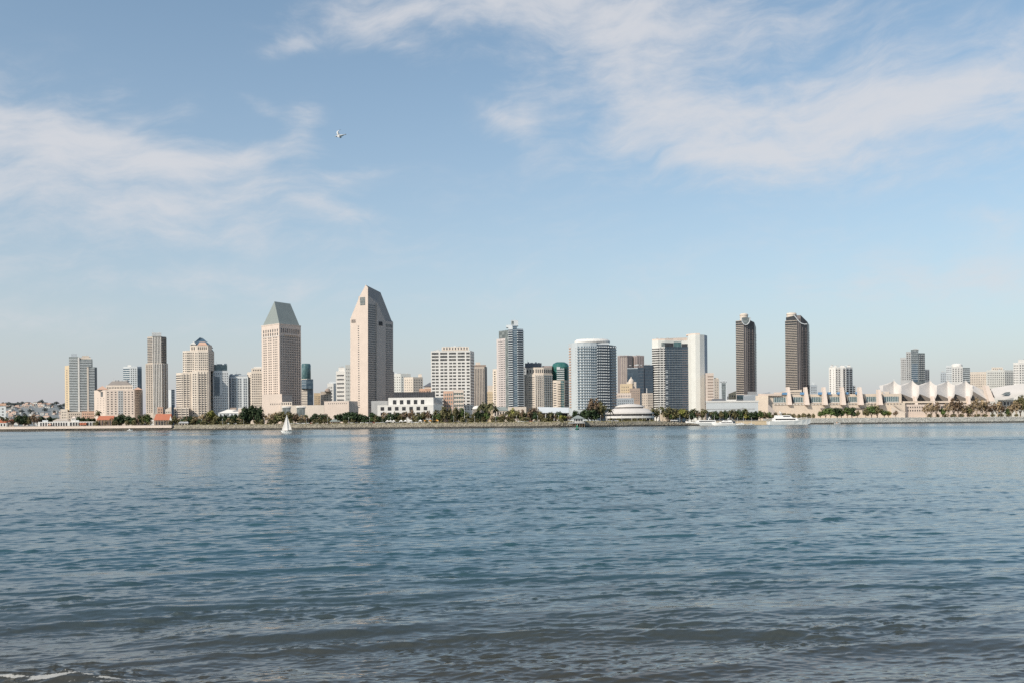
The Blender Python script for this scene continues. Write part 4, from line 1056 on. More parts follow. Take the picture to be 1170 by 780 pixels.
w = b.block([(974.4,1490),(977.6,1492)], 440, 'white', depth=8, name='wing_wall'); b.grid(w[0], None, None, 441, 452, 1, 5, .6, .5); b.done()
# --- grey stepped tower
b = Building('condominium_tower', 'grey tower with stepped shoulders and a blue glass front behind the white tents', 1046, 1560)
b0 = b.block([(1029,1568),(1035.5,1562)], 408, 'grey'); b1 = b.block([(1035.6,1562),(1041,1560)], 401.5, 'grey', depth=26); b2 = b.block([(1041.1,1560),(1049.5,1560)], 399.3, 'glassgrey', depth=26); b3 = b.block([(1049.6,1561),(1057,1566)], 403, 'glassgrey', depth=24); b4 = b.block([(1057.1,1566),(1062,1572)], 421.6, 'grey', depth=18)
b.block([(1043,1568),(1050,1568)], 398.8, 'grey', bottom=400.2, name='penthouse', depth=8)
b.grid(b0[0], 1030, 1035.3, 410, 434, 3, 11, .5, .5); b.grid(b1[0], None, None, 403, 434, 2, 14, .5, .5); b.one(b2[0], 1042, 1048.5, 415, 436, 'glassblue', 'glass_panel', .3); b.bands(b2[0], None, None, 400.5, 434, 15, .25, 'bluegrey', 'balcony', .7)
b.grid(b3[0], None, None, 404.5, 434, 3, 13, .5, .4, 'grey', 'balcony', .9); b.bands(b3[0], None, None, 404.5, 434, 13, .3, 'glassnavy', 'window_band', .12); b.grid(b4[0], None, None, 423, 434, 2, 5, .6, .5); b.done()
# --- domed stepped cluster
b = Building('apartment_tower', 'pale stepped apartment tower with a low dome on its middle bay', 1090, 1560)
a0 = b.block([(1074.6,1566),(1081,1562)], 424.5, 'bluegrey'); a1 = b.block([(1081.1,1562),(1087.6,1560)], 417.3, 'coolwhite'); a2 = b.block([(1087.7,1559),(1100,1559)], 418.4, 'white'); a3 = b.block([(1100.1,1560),(1108.4,1562)], 419.8, 'glassgrey')
cp = spot(1093.4,1570); b.mesh('dome', MB().lathe((cp[0],cp[1]), [(8.5,height(1093,418.4,1566)),(8.4,height(1093,416.4,1566)),(6,height(1093,415.2,1566)),(1,height(1093,414.7,1566))], 20), 'white')
for fc, c_ in ((a0[0],3),(a1[0],3),(a2[0],4)): b.grid(fc, None, None, 420 if c_ == 4 else 426, 436, c_, 7 if c_ == 4 else 5, .45, .5, 'wingrey')
b.grid(a1[0], None, None, 419, 425.5, 3, 3, .45, .5, 'wingrey'); b.bands(a3[0], None, None, 421, 436, 7, .35, 'coolwhite', 'balcony', .6); b.done()
# --- cream hotel at the end
b = Building('hotel', 'broad cream hotel with a long even window grid beyond the white curved hall', 1134, 1620)
a0 = b.block([(1107.6,1626),(1127,1622)], 424.3, 'cream'); a1 = b.block([(1127.2,1620),(1148,1620),(1158.4,1628)], 422.5, 'palewhite'); pz = b.block([(1133,1630),(1146,1630)], 419.3, 'cream', bottom=422.5, name='penthouse', depth=8)
b.grid(pz[0], 1134, 1145, 420.2, 422.2, 5, 1, .4, .6, 'wingrey')
b.grid(a0[0], 1108.2, 1126.6, 426.5, 442, 9, 6, .3, .4, 'wingrey'); b.grid(a1[0], 1128, 1147.6, 424.5, 442, 9, 7, .4, .5, 'wingrey'); b.grid(a1[1], None, None, 424.5, 442, 5, 7, .45, .5, 'wingrey'); b.done()
b = Building('apartment_tower', 'white tower with square windows cut off by the edge of the view', 1168, 1560)
f = b.block([(1158,1562),(1164,1560),(1186,1560)], 414, 'white'); b.block([(1163.5,1565),(1178,1565)], 410.5, 'white', bottom=414, name='penthouse', depth=10)
b.grid(f[0], None, None, 416, 438, 3, 8, .45, .5, 'wingrey'); b.grid(f[1], 1164.5, 1185, 416, 438, 7, 8, .45, .5, 'wingrey'); b.done()

# ================================================================ roof plant and aerials
def roof_kit(px0, px1, y, D, seed, tall=3.0):
    """small plant boxes and an aerial on the roof of the building standing there"""
    g_ = random.Random(seed); best = None
    for o in col.objects:
        if o.get('category') == 'building':
            q = o.location; d_ = abs(q[0]-spot((px0+px1)/2, D)[0])+abs(q[1]-D)
            if best is None or d_ < best[0]: best = (d_, o)
    root = best[1]; n_ = max(2, int((px1-px0)/4))
    for k in range(n_):
        x = px0+(px1-px0)*(k+g_.uniform(.2,.8))/n_; c_ = spot(x, D+6+g_.uniform(0,5)); z0 = height(x, y, D); w_ = g_.uniform(.8,1.9)
        part('roof_unit', MB().box(c_[0]-w_, c_[0]+w_, c_[1]-1.2, c_[1]+1.2, z0, z0+g_.uniform(.8,1.9)), M[g_.choice(['grey','metal','coolwhite'])], root)
    x = g_.uniform(px0, px1); c_ = spot(x, D+7); z0 = height(x, y, D)
    part('aerial', MB().tube([(c_[0],c_[1],z0),(c_[0],c_[1],z0+tall*.6),(c_[0],c_[1],z0+tall*1.6)], [.16,.12,.05], 5), M['metal'], root)
for k, a_ in enumerate(((92,104,408,1204),(175,184,380.3,1113),(243,259,416.4,1094),(263,282,427.8,1104),(387,394,419.5,1204),(450,468,426.5,1700),(494,504,400.2,1086),(507,535,396.2,1094),(585,592,366.3,1073),(602,618,414.6,1098),(664,690,387.6,1046),(708,734,405.8,1502),(718,745,417,1382),(750,782,387,1386),(950,972,417.3,1487),(1043,1050,398.8,1568),(1076,1080,424.5,1566),(1130,1156,422.5,1622),(1164,1172,410.5,1565),(128,146,434.9,1130))):
    roof_kit(*a_, seed=k)
# ================================================================ exhibition centre on the bay
b = Building('exhibition_shed', 'long low pale grey shed with a white roof edge, behind the marina', 836, 1352)
f = b.block([(806.5,1350),(866,1352)], 459.4, 'coolwhite', depth=8); b.block([(806,1349.5),(867,1351.5)], 457.4, 'white', bottom=459.4, name='roof_edge', depth=9)
b.block([(813,1353),(828,1353)], 455.3, 'slate', bottom=457.4, name='roof_plant', depth=2); b.block([(830,1354),(841,1354)], 456, 'white', bottom=457.4, name='roof_plant', depth=2)
b.one(f[0], 807, 862, 466.5, 467.3, 'grey', 'string_course', .2); b.done()

b = Building('convention_centre', 'long beige terraced convention centre with leaning fins and green glass panels', 950, 1398)
b.z0 = GZ
e = b.block([(863,1396),(877.6,1390)], 451.3, 'beige', depth=20)
up = b.block([(874,1408),(1030,1424)], 450.2, 'beige', depth=30, name='upper_wall'); b.block([(884,1412),(901,1413)], 447.8, 'pink', bottom=450.2, name='parapet', depth=10)
b.block([(866,1404),(893,1407)], 449.3, 'pink', bottom=451.6, name='parapet', depth=10)
lo = b.block([(877.8,1398),(1034,1412)], 460.8, 'beige', depth=12, name='terrace_wall')
b.mesh('stair_wall', MB().add([P3(877.6,461,1389.6),P3(891,475.5,1389),P3(877.6,477,1389)], [(0,1,2)]), 'pinkshade')  # dark triangle: shaded side of the stair wall, shade in its colour
pan = [(883.5,900.5),(905.5,919.5),(926,940.5),(947.5,961.5),(969,982),(989,1003.5),(1009.5,1026.5)]
for xa, xb in pan:
    b.one(up[0], xa, xb, 453.4, 459.2, 'glassteal', 'glass_panel', .3); n = max(5, int((xb-xa)/2)); b.ribs(up[0], xa, xb, 453.4, 459.2, n, .2, 'coolwhite', 'mullion', .7)
    b.one(up[0], xa, xb, 459.3, 460.3, 'white', 'sill', .8)
for xa, xb in ((893.5,899),(914,918.8),(934.5,940.5),(945,948.5),(956,961),(966,968.5),(977,981.5)):
    b.one(up[0], xa, xb, 448, 450.6, 'bluecanvas', 'awning', 2.5)
for x in (899.6,919.6,940.6,961.4,981.6,1003.5):
    q = [P3(x,441.8 if x < 1000 else 444.5,1412), P3(x+2.6,441.8 if x < 1000 else 444.5,1412), P3(x+5.6,462,1396), P3(x+.6,462,1396)]
    bk = [(p[0],p[1]+9,p[2]) for p in q]
    b.mesh('fin', MB().loft(q, bk), 'pink')
    b.mesh('fin_painted_shadow', MB().add([P3(x+5.0,450,1409),P3(x+7.6,459.5,1408),P3(x+5.0,460.6,1408)], [(0,1,2)]), 'darkgap')  # dark triangle painted as the shadow beside each fin
b.bands(lo[0], 884, 1000, 461.2, 462.2, 1, .7, 'white', 'coping', .8); b.grid(lo[0], 884, 1030, 460.9, 461.9, 40, 1, .4, .8, 'tan', 'railing_panel', 1.2)
b.one(lo[0], 937, 988, 466, 467.4, 'taupe', 'ledge', 1.5)
rb = b.block([(1003,1432),(1016,1434)], 446.8, 'cream', depth=10, name='roof_house')
# concourse under the tents
cw = b.block([(1034.2,1420),(1131,1430)], 461.5, 'pink', depth=30, name='concourse_wall')
b.block([(1030,1470),(1131,1478)], 446.5, 'taupe', depth=10, name='back_wall')
sl = b.block([(1031,1424),(1131,1434)], 457.8, 'beige', bottom=460, name='deck', depth=20)
b.grid(cw[0], 1036, 1060, 463, 470.5, 9, 2, .45, .45, 'win'); b.grid(cw[0], 1064, 1130, 463, 466.5, 14, 1, .5, .6, 'wingrey')
st = MB().add([P3(1020,461.5,1409),P3(1022,461.5,1409),P3(1036,471,1409),P3(1033,471,1409)], [(0,1,2,3)]); b.mesh('stair', st, 'tan')
b.block([(1018,1406),(1034,1407)], 466, 'cream', name='stair_base', depth=5, tops=[464,471])
# five tents: peak, hollow flanks, sweeping front hem
def tent_mesh(px, D, lift=0.0, sc=1.0, dD=0.0):
    mb = MB(); n, m_ = 18, 8; vs = []
    for j in range(m_+1):
        v = j/m_
        for i in range(n+1):
            s = i/n; x = px - 12.5 + 20.5*s
            k = (1-abs(s-.61)/.61) if s < .61 else (1-(s-.61)/.39)
            top = 439.6 - 5.6*sc*max(k,0)**1.9 + lift
            bot = 449.4 + 7.2*min(s/.86,1)**1.1 if s < .86 else 456.6-6.5*(s-.86)/.14
            y = top + (bot-top)*v
            sag = 5.0*math.sin(math.pi*v)*(0.35+0.65*max(k,0))
            d_ = D + 12*max(k,0) - 16*v + sag + dD
            vs.append(P3(x, y, d_))
    mb.add(vs, [(j*(n+1)+i, j*(n+1)+i+1, (j+1)*(n+1)+i+1, (j+1)*(n+1)+i) for j in range(m_) for i in range(n)])
    return mb
def tent_back(px, D):
    mb = MB(); n = 12
    a = []; c = []
    for i in range(n+1):
        s = i/n; x = px-17+17.5*s; k = 1-abs(s-.8)/.8 if s < .8 else 1-(s-.8)/.2
        a.append(P3(x, 440.0-4.0*max(k,0)**1.4, D+34)); c.append(P3(x+1.5, 446, D+24))
    mb.add(a+c, [(i,i+1,n+2+i,n+1+i) for i in range(n)])
    return mb
for px in (1021.5,1042.4,1062.7,1083,1103.4):
    b.mesh('tent_roof', tent_mesh(px, 1444), 'fabric', True)
    b.mesh('tent_back', tent_back(px, 1444), 'fabric', True)
    p = spot(px, 1457); zt = height(px, 432.6, 1457)
    b.mesh('tent_mast', MB().tube([(p[0],p[1],GZ+20),(p[0],p[1],zt)], [.5,.25]), 'white')
    q = [P3(px+2.6,452,1434),P3(px+4.6,452,1434),P3(px+6.6,461.5,1424),P3(px+3.4,461.5,1424)]
    b.mesh('fin', MB().loft(q, [(p_[0],p_[1]+8,p_[2]) for p_ in q]), 'pink')
# half tent that runs down to the end fin
b.mesh('tent_roof', MB().add([P3(1111,439.2,1450),P3(1124,445.5,1450),P3(1130,457.5,1434),P3(1112,446.5,1436)], [(0,1,2,3)]), 'fabric')
q = [P3(1125.4,440,1440),P3(1129.6,440,1440),P3(1137,458,1428),P3(1130.5,458,1428)]
b.mesh('fin', MB().loft(q, [(p_[0],p_[1]+9,p_[2]) for p_ in q]), 'pink')
b.done()
b = Building('exhibition_hall', 'white hall with a big curved roof at the end of the row of tents', 1155, 1440)
w = b.block([(1140,1446),(1200,1450)], 456.5, 'palewhite', depth=20); b.grid(w[0], 1142, 1196, 458, 463, 14, 1, .6, .8, 'wingrey')
top = [(1132,443.6),(1140,441.8),(1150,440),(1160,439),(1170,438.4),(1186,438),(1204,438.6)]
bot = [(1137.5,455.4),(1143,455.8),(1150,455.6),(1158,453.6),(1166,450.5),(1184,450),(1204,450)]
n = len(top); mb = MB()
va = []
for k in range(6):
    v = k/5
    for (xa,ya),(xb,yb) in zip(top,bot):
        va.append(P3(xa+(xb-xa)*v, ya+(yb-ya)*v, 1452-18*math.sin(v*math.pi/2)))
mb.add(va, [(j*n+i,j*n+i+1,(j+1)*n+i+1,(j+1)*n+i) for j in range(5) for i in range(n-1)])
b.mesh('curved_roof', mb, 'fabric', True)
b.mesh('roof_top', MB().add([P3(x,y,1452) for x,y in top]+[(p[0],p[1]+30,p[2]-4) for p in [P3(x,y,1452) for x,y in top]], [(i,i+1,n+i+1,n+i) for i in range(n-1)]), 'grey')
b.mesh('glass_panel', MB().add([P3(1144,450.4,1433.5),P3(1149,447.4,1434.5),P3(1154.5,447.0,1435),P3(1152.5,450.8,1433.5)], [(0,1,2,3)]), 'glassgrey')
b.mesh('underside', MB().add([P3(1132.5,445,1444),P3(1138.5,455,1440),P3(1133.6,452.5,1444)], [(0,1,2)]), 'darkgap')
b.done()

# ================================================================ shoreline
def rock_field(name, label, pts, mat_):
    """pts: rows of x, y, z, size"""
    bm = bmesh.new(); bmesh.ops.create_icosphere(bm, subdivisions=1, radius=1.0)
    base_v = np.array([v.co[:] for v in bm.verts]); base_f = np.array([[v.index for v in f.verts] for f in bm.faces]); bm.free()
    P = np.array(pts); N = len(P); nv = len(base_v)
    jit = 1.0+rng.uniform(-.32,.32,(N,nv,1))
    sq = rng.uniform(.6,1.2,(N,1,3))*np.array([1.15,1.0,.75])
    ang = rng.uniform(0,2*np.pi,N); ca, sa = np.cos(ang)[:,None], np.sin(ang)[:,None]
    V = base_v[None]*jit*sq*P[:,3][:,None,None]
    X = V[...,0]*ca-V[...,1]*sa; Y = V[...,0]*sa+V[...,1]*ca
    V = np.stack([X,Y,V[...,2]],-1)+P[:,None,:3]
    Fc = (base_f[None]+(np.arange(N)*nv)[:,None,None]).reshape(-1,3)
    me = bpy.data.meshes.new(name); me.vertices.add(N*nv); me.vertices.foreach_set('co', V.astype(np.float32).ravel())
    me.loops.add(Fc.size); me.loops.foreach_set('vertex_index', Fc.astype(np.int32).ravel())
    me.polygons.add(len(Fc)); me.polygons.foreach_set('loop_start', np.arange(0,Fc.size,3,dtype=np.int32))
    me.update(calc_edges=True); me.materials.append(mat_)
    return tag(link(name, me), label, None, None, 'stuff')
def rockmat(name, a, c, wet, z_lo):
    m, t, bs = newmat(name)
    pos = t.n('ShaderNodeNewGeometry').outputs['Position']
    v = t.n('ShaderNodeTexVoronoi'); t.nt.links.new(pos, v.inputs['Vector']); v.inputs['Scale'].default_value = .55
    sx = t.n('ShaderNodeSeparateXYZ'); t.nt.links.new(pos, sx.inputs[0])
    cc = t.mix(v.outputs['Color'], rgba(a), rgba(c))
    cc = t.mix(t.ramp(t.math('ADD', sx.outputs[2], t.math('MULTIPLY', t.noise(pos, .2), 1.2)), z_lo, z_lo+1.3), rgba(wet), cc)
    t.nt.links.new(cc, bs.inputs['Base Color']); bs.inputs['Roughness'].default_value = .85
    return m
rk = rockmat('riprap', (0.15,0.135,0.105), (0.33,0.295,0.23), (0.05,0.047,0.042), 1.5)
rkr = rockmat('pale_riprap', (0.24,0.24,0.225), (0.42,0.42,0.39), (0.055,0.055,0.05), 1.9)
def bank(pxs, Df, depth, z1, m, name='embankment'):
    mb = MB(); k = 5; vs = []
    for px in pxs:
        p = spot(px, Df(px), 488)
        for j in range(k+1):
            v = j/k; vs.append((p[0]*(1+depth*v/p[1]), p[1]+depth*v, -0.8+(z1+.85)*v))
    n = len(pxs)
    mb.add(vs, [(i*(k+1)+j,(i+1)*(k+1)+j,(i+1)*(k+1)+j+1,i*(k+1)+j+1) for i in range(n-1) for j in range(k)])
    return tag(link(name, mb.mesh(name, m)), kind='structure')
bank(np.linspace(-500, 757, 60), shoreD, 7.2, GZ, rk)
bank(np.linspace(872, 1700, 40), lambda px: rshoreD(max(px,880)), 12.2, GZR, rkr)
pts = []
rr = random.Random(3)
for _ in range(7200):
    px = rr.uniform(-180, 757); v = rr.random(); p = spot(px, shoreD(px), 488); top_ = GZ+.2 if px > 190 else 3.4
    if px <= 190 and v > .66: continue
    pts.append((p[0], p[1]+7.2*v, -0.8+(GZ+.85)*v-.15, rr.uniform(.45,1.15)))
for _ in range(700):     # breakwater arm
    px = 752+46*rr.random()**.8; k = (798-px)/46; w = rr.gauss(0,1)
    D = float(np.interp(px,[748,798],[1008,1030]))+5; p = spot(px, D, 488)
    pts.append((p[0], p[1]+w*2.8, max(.1,(1.2+4.0*k**.55)*(1-min(1,abs(w)/2.0)**1.4)-.4), rr.uniform(.6,1.2)))
rock_field('rocks', 'tan riprap rocks lining the shore below the towers', pts, rk)
mb = MB(); vs = []
for px in np.linspace(746, 798.5, 16):
    k = max(0,(798-px)/50); D = float(np.interp(px,[748,798],[1008,1030]))+5; p = spot(px, D, 488); h_ = 1.0+4.1*k**.55 if k > 0 else -.6
    vs += [(p[0],p[1]-6,-.8),(p[0],p[1]-2,h_*.7),(p[0],p[1],h_-.25),(p[0],p[1]+3,h_*.7),(p[0],p[1]+8,-.8)]
mb.add(vs, [(i*5+j,(i+1)*5+j,(i+1)*5+j+1,i*5+j+1) for i in range(15) for j in range(4)])
tag(link('breakwater', mb.mesh('breakwater', rk)), 'rocky breakwater arm tapering into the marina entrance', 'breakwater')
pts = []
for _ in range(5200):
    px = rr.uniform(874, 1230); v = rr.random(); p = spot(px, rshoreD(max(px,880)), 488)
    pts.append((p[0]*(1+12.2*v/p[1]), p[1]+12.2*v, -0.8+(GZR+.85)*v-.15, rr.uniform(.5,1.15)))
rock_field('rocks', 'pale grey riprap rocks along the shore below the convention centre', pts, rkr)
# dry grass on top of the bank
grassmat = leafmat('dry_grass', (0.17,0.16,0.075), (0.28,0.245,0.13))
mb = MB()
for _ in range(5200):
    px = rr.uniform(196, 752); p = spot(px, shoreD(px), 488); y = p[1]+rr.uniform(5.4,13); x = p[0]; a = rr.uniform(0,3.14); s = rr.uniform(.35,.95); hh = rr.uniform(.3,1.0)
    z = GZ-.1 if y-p[1] > 7 else GZ-.1-(7.2-(y-p[1]))*.8
    mb.add([(x-s*math.cos(a),y-s*math.sin(a),z),(x+s*math.cos(a),y+s*math.sin(a),z),(x+s*.7*math.cos(a)+.2,y+s*.7*math.sin(a),z+hh),(x-s*.6*math.cos(a),y-s*.6*math.sin(a),z+hh*.8)], [(0,1,2,3)])
tag(link('grass', mb.mesh('grass', grassmat, fix=False)), 'dry grass tufts along the top of the rocky bank', None, None, 'stuff')

# seawall at the far end
b = Building('seawall', 'low pinkish seawall above dark rocks at the far end of the shore', 90, 1100, cat='wall', z0=2.6)
mb = MB(); xs = np.linspace(-60, 196, 30); a = [spot(px, shoreD(px)+1.2, 488) for px in xs]; c = [p+np.array([0,5.4]) for p in a]
mb.prism([tuple(p) for p in a]+[tuple(p) for p in c[::-1]], 2.7, GZ+.15); b.mesh('wall', mb, 'pink')
mb = MB(); mb.prism([(p[0],p[1]-.25) for p in a]+[(p[0],p[1]+.6) for p in a[::-1]], GZ+.16, GZ+.42); b.mesh('coping', mb, 'cream'); b.done()
# quay wall inside the marina
b = Building('quay_wall', 'tan quay wall at the back of the marina', 858, 1330, cat='wall', z0=0)
mb = MB(); a = [spot(px, 1326, 488) for px in (798,840,884)]; mb.prism([tuple(p) for p in a]+[(p[0],p[1]+8) for p in a[::-1]], -.6, 5.4); b.mesh('wall', mb, 'yellow')
mb = MB(); mb.prism([(p[0],p[1]-.5) for p in a]+[(p[0],p[1]+.4) for p in a[::-1]], 5.42, 5.9); b.mesh('coping', mb, 'cream'); b.done()

# ================================================================ small buildings on the promenade
def hip(b, pa, pb, ye, yr, D, depth, m, over=.5, ridge=.4, name='roof'):
    z0, z1 = height((pa+pb)/2, ye, D), height((pa+pb)/2, yr, D)
    A, B_ = spot(pa, D)[0]-over, spot(pb, D)[0]+over; y0, y1 = D-over, D+depth+over; c = (A+B_)/2; r = (B_-A)/2*ridge; ym = (y0+y1)/2
    q = [(A,y0,z0),(B_,y0,z0),(B_,y1,z0),(A,y1,z0)]
    return b.mesh(name, MB().loft(q, [(c-r,ym-.05,z1),(c+r,ym-.05,z1),(c+r,ym+.05,z1),(c-r,ym+.05,z1)]), m)
def low(name, label, pa, pb, ye, yr, m, rm, dD=14, depth=9, ridge=.75, op=None):
    D = shoreD((pa+pb)/2)+dD; b = Building(name, label, (pa+pb)/2, D)
    f = b.block([(pa,D),(pb,D)], ye, m, depth=depth)
    if yr: hip(b, pa, pb, ye, yr, D, depth, rm, ridge=ridge)
    if op: b.grid(f[0], pa+.6, pb-.6, ye+op[2], ye+op[3], op[0], 1, op[1], .9, 'darkgap', 'opening', .1)
    return b, f, D
b, f, D = low('shop', 'small red roofed shop at the very end of the seawall', -8, 7, 482.4, 478.4, 'white', 'redtile', op=(4,.5,1,4)); b.done()
b, f, D = low('shop', 'tiny pink walled shop with a dull red roof, second from the end', 8.5, 15.5, 481.5, 478.6, 'pink', 'redtile', dD=20, op=(3,.4,1,3)); b.done()
b, f, D = low('restaurant', 'long white arcaded restaurant with dark arches and a square turret', 43, 109, 481.4, None, 'white', None, op=None)
b.grid(f[0], 45, 77, 482.3, 487, 11, 1, .62, .95, 'darkgap', 'archway', .1); b.grid(f[0], 79, 108, 482.3, 487, 9, 1, .7, .95, 'darkgap', 'archway', .1)
b.grid(f[0], 91, 99, 482.6, 485.6, 3, 1, .8, .9, 'redtile', 'awning', 1.4); b.grid(f[0], 55, 59, 483.5, 485.4, 1, 1, .8, .9, 'salmon', 'awning', 1.4)
b.block([(60,D+1),(78,D+1)], 480.2, 'white', bottom=481.4, name='upper_wall', depth=6); hip(b, 60, 78, 480.2, 478, D+1, 7, 'tan', ridge=.6)
b.block([(48,D+1.5),(54.5,D+1.5)], 479.4, 'coolwhite', bottom=481.4, name='upper_wall', depth=6)
t_ = b.block([(81,D+2),(86,D+2)], 477.2, 'white', bottom=481.4, name='turret', depth=4); hip(b, 81, 86, 477.2, 475.2, D+2, 4, 'pink', ridge=.3, name='turret_roof'); b.grid(t_[0], 82, 85, 478, 479.5, 2, 1, .4, .9, 'win')
b.block([(86.2,D+2),(90,D+2)], 479.4, 'coolwhite', bottom=481.4, name='upper_wall', depth=4); b.done()
b, f, D = low('boathouse', 'red tiled boathouse with dark open front below the cream hotel', 110.5, 129, 479.2, 474.4, 'wood', 'redtile', ridge=.88, op=(5,.75,1,6.5)); b.ribs(f[0], 110.5, 129, 479.3, 487, 5, .1, 'salmon', 'post', .4); b.done()
b, f, D = low('boathouse', 'larger red tiled boathouse with a pale gable end below the ribbed tower', 176, 194.2, 479.4, 472.3, 'wood', 'redtile', ridge=.93, op=(5,.7,1,6.5)); b.ribs(f[0], 176, 194, 479.5, 487, 6, .1, 'tan', 'post', .4)
g0 = MB().add([P3(193.6,479.4,D-.9),P3(196.4,479.4,D-.9),P3(194.8,474,D-.9)], [(0,1,2)]); b.mesh('gable', g0, 'white'); b.block([(171,D+4),(175.8,D+4)], 479, 'white', depth=4, name='side_wall'); b.done()
b, f, D = low('kiosk', 'small grey kiosk with a pale hipped roof below the stepped condominium', 203.5, 214.5, 482.8, 481, 'tan', 'grey', dD=10, depth=5, op=(3,.6,.6,2.6)); b.done()
b, f, D = low('clubhouse', 'white clubhouse with sloping pale roof among trees below the blue grey hotel', 249, 276, 471.4, 467.2, 'coolwhite', 'white', dD=60, ridge=.3, op=(6,.4,1,3)); b.block([(272,D-3),(276,D-3)], 466.2, 'pink', depth=4, name='chimney_block'); b.one(f[0], 263, 270, 465.4, 467.5, 'tandk', 'dormer', .5); b.done()
b, f, D = low('gazebo', 'brown gazebo with a weathered green roof below the long podium', 376.5, 388.5, 481, 476.8, 'wood', 'copper', dD=12, depth=8, ridge=.15, op=(4,.7,.6,4))
b.ribs(f[0], 376.5, 388.5, 481, 486, 5, .1, 'yellow', 'post', .4); b.block([(367,D-1),(374.5,D-1)], 483, 'pink', depth=3, name='side_wall'); b.done()
b, f, D = low('pavilion', 'cream pavilion with a pale copper roof among palms', 563.5, 580, 468.6, 464.2, 'cream', 'copper', dD=45, ridge=.6, op=(5,.5,1,6)); b.block([(580.2,D+2),(601,D+2)], 464.4, 'cream', depth=8, name='side_wall'); b.done()
# domed pavilion on columns
D = shoreD(545)+40; b = Building('domed_pavilion', 'white shallow domed pavilion on slim columns beside tall palms', 545, D); cp = spot(545, D)
b.mesh('dome', MB().lathe(cp, [(5.0,height(545,467,D)),(4.9,height(545,466,D)),(4.0,height(545,464.4,D)),(2,height(545,463.2,D)),(.2,height(545,462.9,D))], 18), 'white', True)
for k in range(6):
    a_ = k*math.pi/3+.3; x, y = cp[0]+4.5*math.cos(a_), cp[1]+4.5*math.sin(a_); b.mesh('column', MB().tube([(x,y,GZ),(x,y,height(545,467,D))], .32), 'cream')
b.done()
# long white canopy
D = shoreD(632)+38; b = Building('canopy', 'long white canopy roof on slanted posts beside the pier gazebo', 632, D)
A = [P3(614.5,464.4,D+12),P3(650,465,D+12),P3(650,470.6,D),P3(618,470.6,D)]
b.mesh('roof', MB().loft(A, [(p[0],p[1],p[2]-.6) for p in A]), 'coolwhite')
bk = b.block([(616,D+11),(650,D+11)], 470.9, 'darkgap', depth=4, name='back_wall')
for x in (622.5,632.6,636.5,649):
    p, q = spot(x, D+1), spot(x+(1.2 if x < 640 else 0), D+1); b.mesh('post', MB().tube([(p[0],p[1],GZ),(q[0],q[1],height(x,470,D))], .4), 'white')
b.done()
def pole(name, label, px, D, ytop, m='white', r=.28):
    p = spot(px, D); t = thing(name, label, 'pole', (p[0],p[1],GZ)); z = height(px,ytop,D)
    sh = part('shaft', MB().tube([(p[0],p[1],GZ),(p[0],p[1],z)], [r,r*.6]), M[m], t); part('finial', MB().lathe((p[0],p[1]), [(.05,z),(.4,z+.3),(.4,z+.6),(.05,z+.9)], 8), M[m], t, parent=sh); part('base', MB().lathe((p[0],p[1]), [(r*2.4,GZ),(r*2.4,GZ+.6),(r*1.2,GZ+.9)], 10), M['grey'], t)
pole('flagpole', 'white pole at the end of the long white canopy', 650.6, shoreD(650)+20, 461.8)
pole('flagpole', 'tall white pole just beside the round restaurant', 689.6, shoreD(690)+16, 463)
pole('flagpole', 'shorter thin pole nearest the round restaurant roof', 692.8, shoreD(692)+18, 464.5, 'pink')
pole('flagpole', 'stout white mast between the round restaurant and the small tan hut', 752.9, shoreD(752)+26, 461.6, 'white', .55)
pole('light_pole', 'slim white pole among olive trees in front of the gridded hotel', 516.4, shoreD(516)+20, 463.5)
pole('light_pole', 'slim white pole behind the orange tents', 530.6, shoreD(530)+18, 466)
for k, px in enumerate(np.arange(206, 750, 24.0)):
    if 640 < px < 672: continue
    D = shoreD(px)+9.5; p = spot(px, D)
    if k == 0:
        lp = thing('lamp_post', 'slim grey lamp post on the promenade above the rocks', 'lamp post', (p[0],p[1],GZ), 'lamp posts along the promenade')
        sh = link('post', MB().tube([(0,0,0),(0,0,5.6)], [.14,.08]).mesh('lamp_shaft', M['metal']), lp); link('lantern', MB().lathe((0,0), [(.12,5.6),(.3,5.8),(.34,6.2),(.05,6.5)], 10).mesh('lamp_lantern', M['white']), sh)
    else: copy_tree(lp, (p[0],p[1],GZ))
# gazebo on the pier
D = shoreD(660)+3; b = Building('pier', 'tan piled pier with a dark shaded deck under the gazebo', 650, D, cat='pier', z0=-.5)
f = b.block([(629.5,D),(648,D)], 481.3, 'beige', depth=6); b.ribs(f[0], 630, 648, 481.4, 488, 5, .16, 'wood', 'pile', .35)
d_ = b.block([(648.2,D-4),(668,D-4)], 482.0, 'grey', bottom=483.2, depth=12, name='deck')
for x in np.linspace(649,667.4,8):
    for dy in (-3.5, 3):
        p = spot(float(x), D+dy); b.mesh('pile', MB().tube([(p[0],p[1],-1),(p[0],p[1],height(x,483.2,D))], .3), 'wood')
b.mesh('deck_painted_shade', MB().add([P3(648.2,483.2,D+3),P3(668,483.2,D+3),P3(668,488,D+3),P3(648.2,488,D+3)], [(0,1,2,3)]), 'darkgap'); b.done()  # dark sheet standing in for the shade under the deck
D -= 1; b = Building('gazebo', 'grey hip roofed gazebo with white posts standing on the pier', 660, D, z0=height(660,482,D))
hip(b, 653.5, 667, 477.6, 473.8, D, 9, 'copper', ridge=.12, over=.8); f = b.block([(655.5,D+2),(665.5,D+2)], 477.6, 'white', depth=5); b.grid(f[0], 655.8, 665.2, 478.2, 481, 6, 1, .55, .9, 'win')
for x in (654.2,657,660,663,666.4):
    p = spot(x, D+.3); b.mesh('post', MB().tube([(p[0],p[1],b.z0),(p[0],p[1],height(x,477.4,D))], .2), 'white')
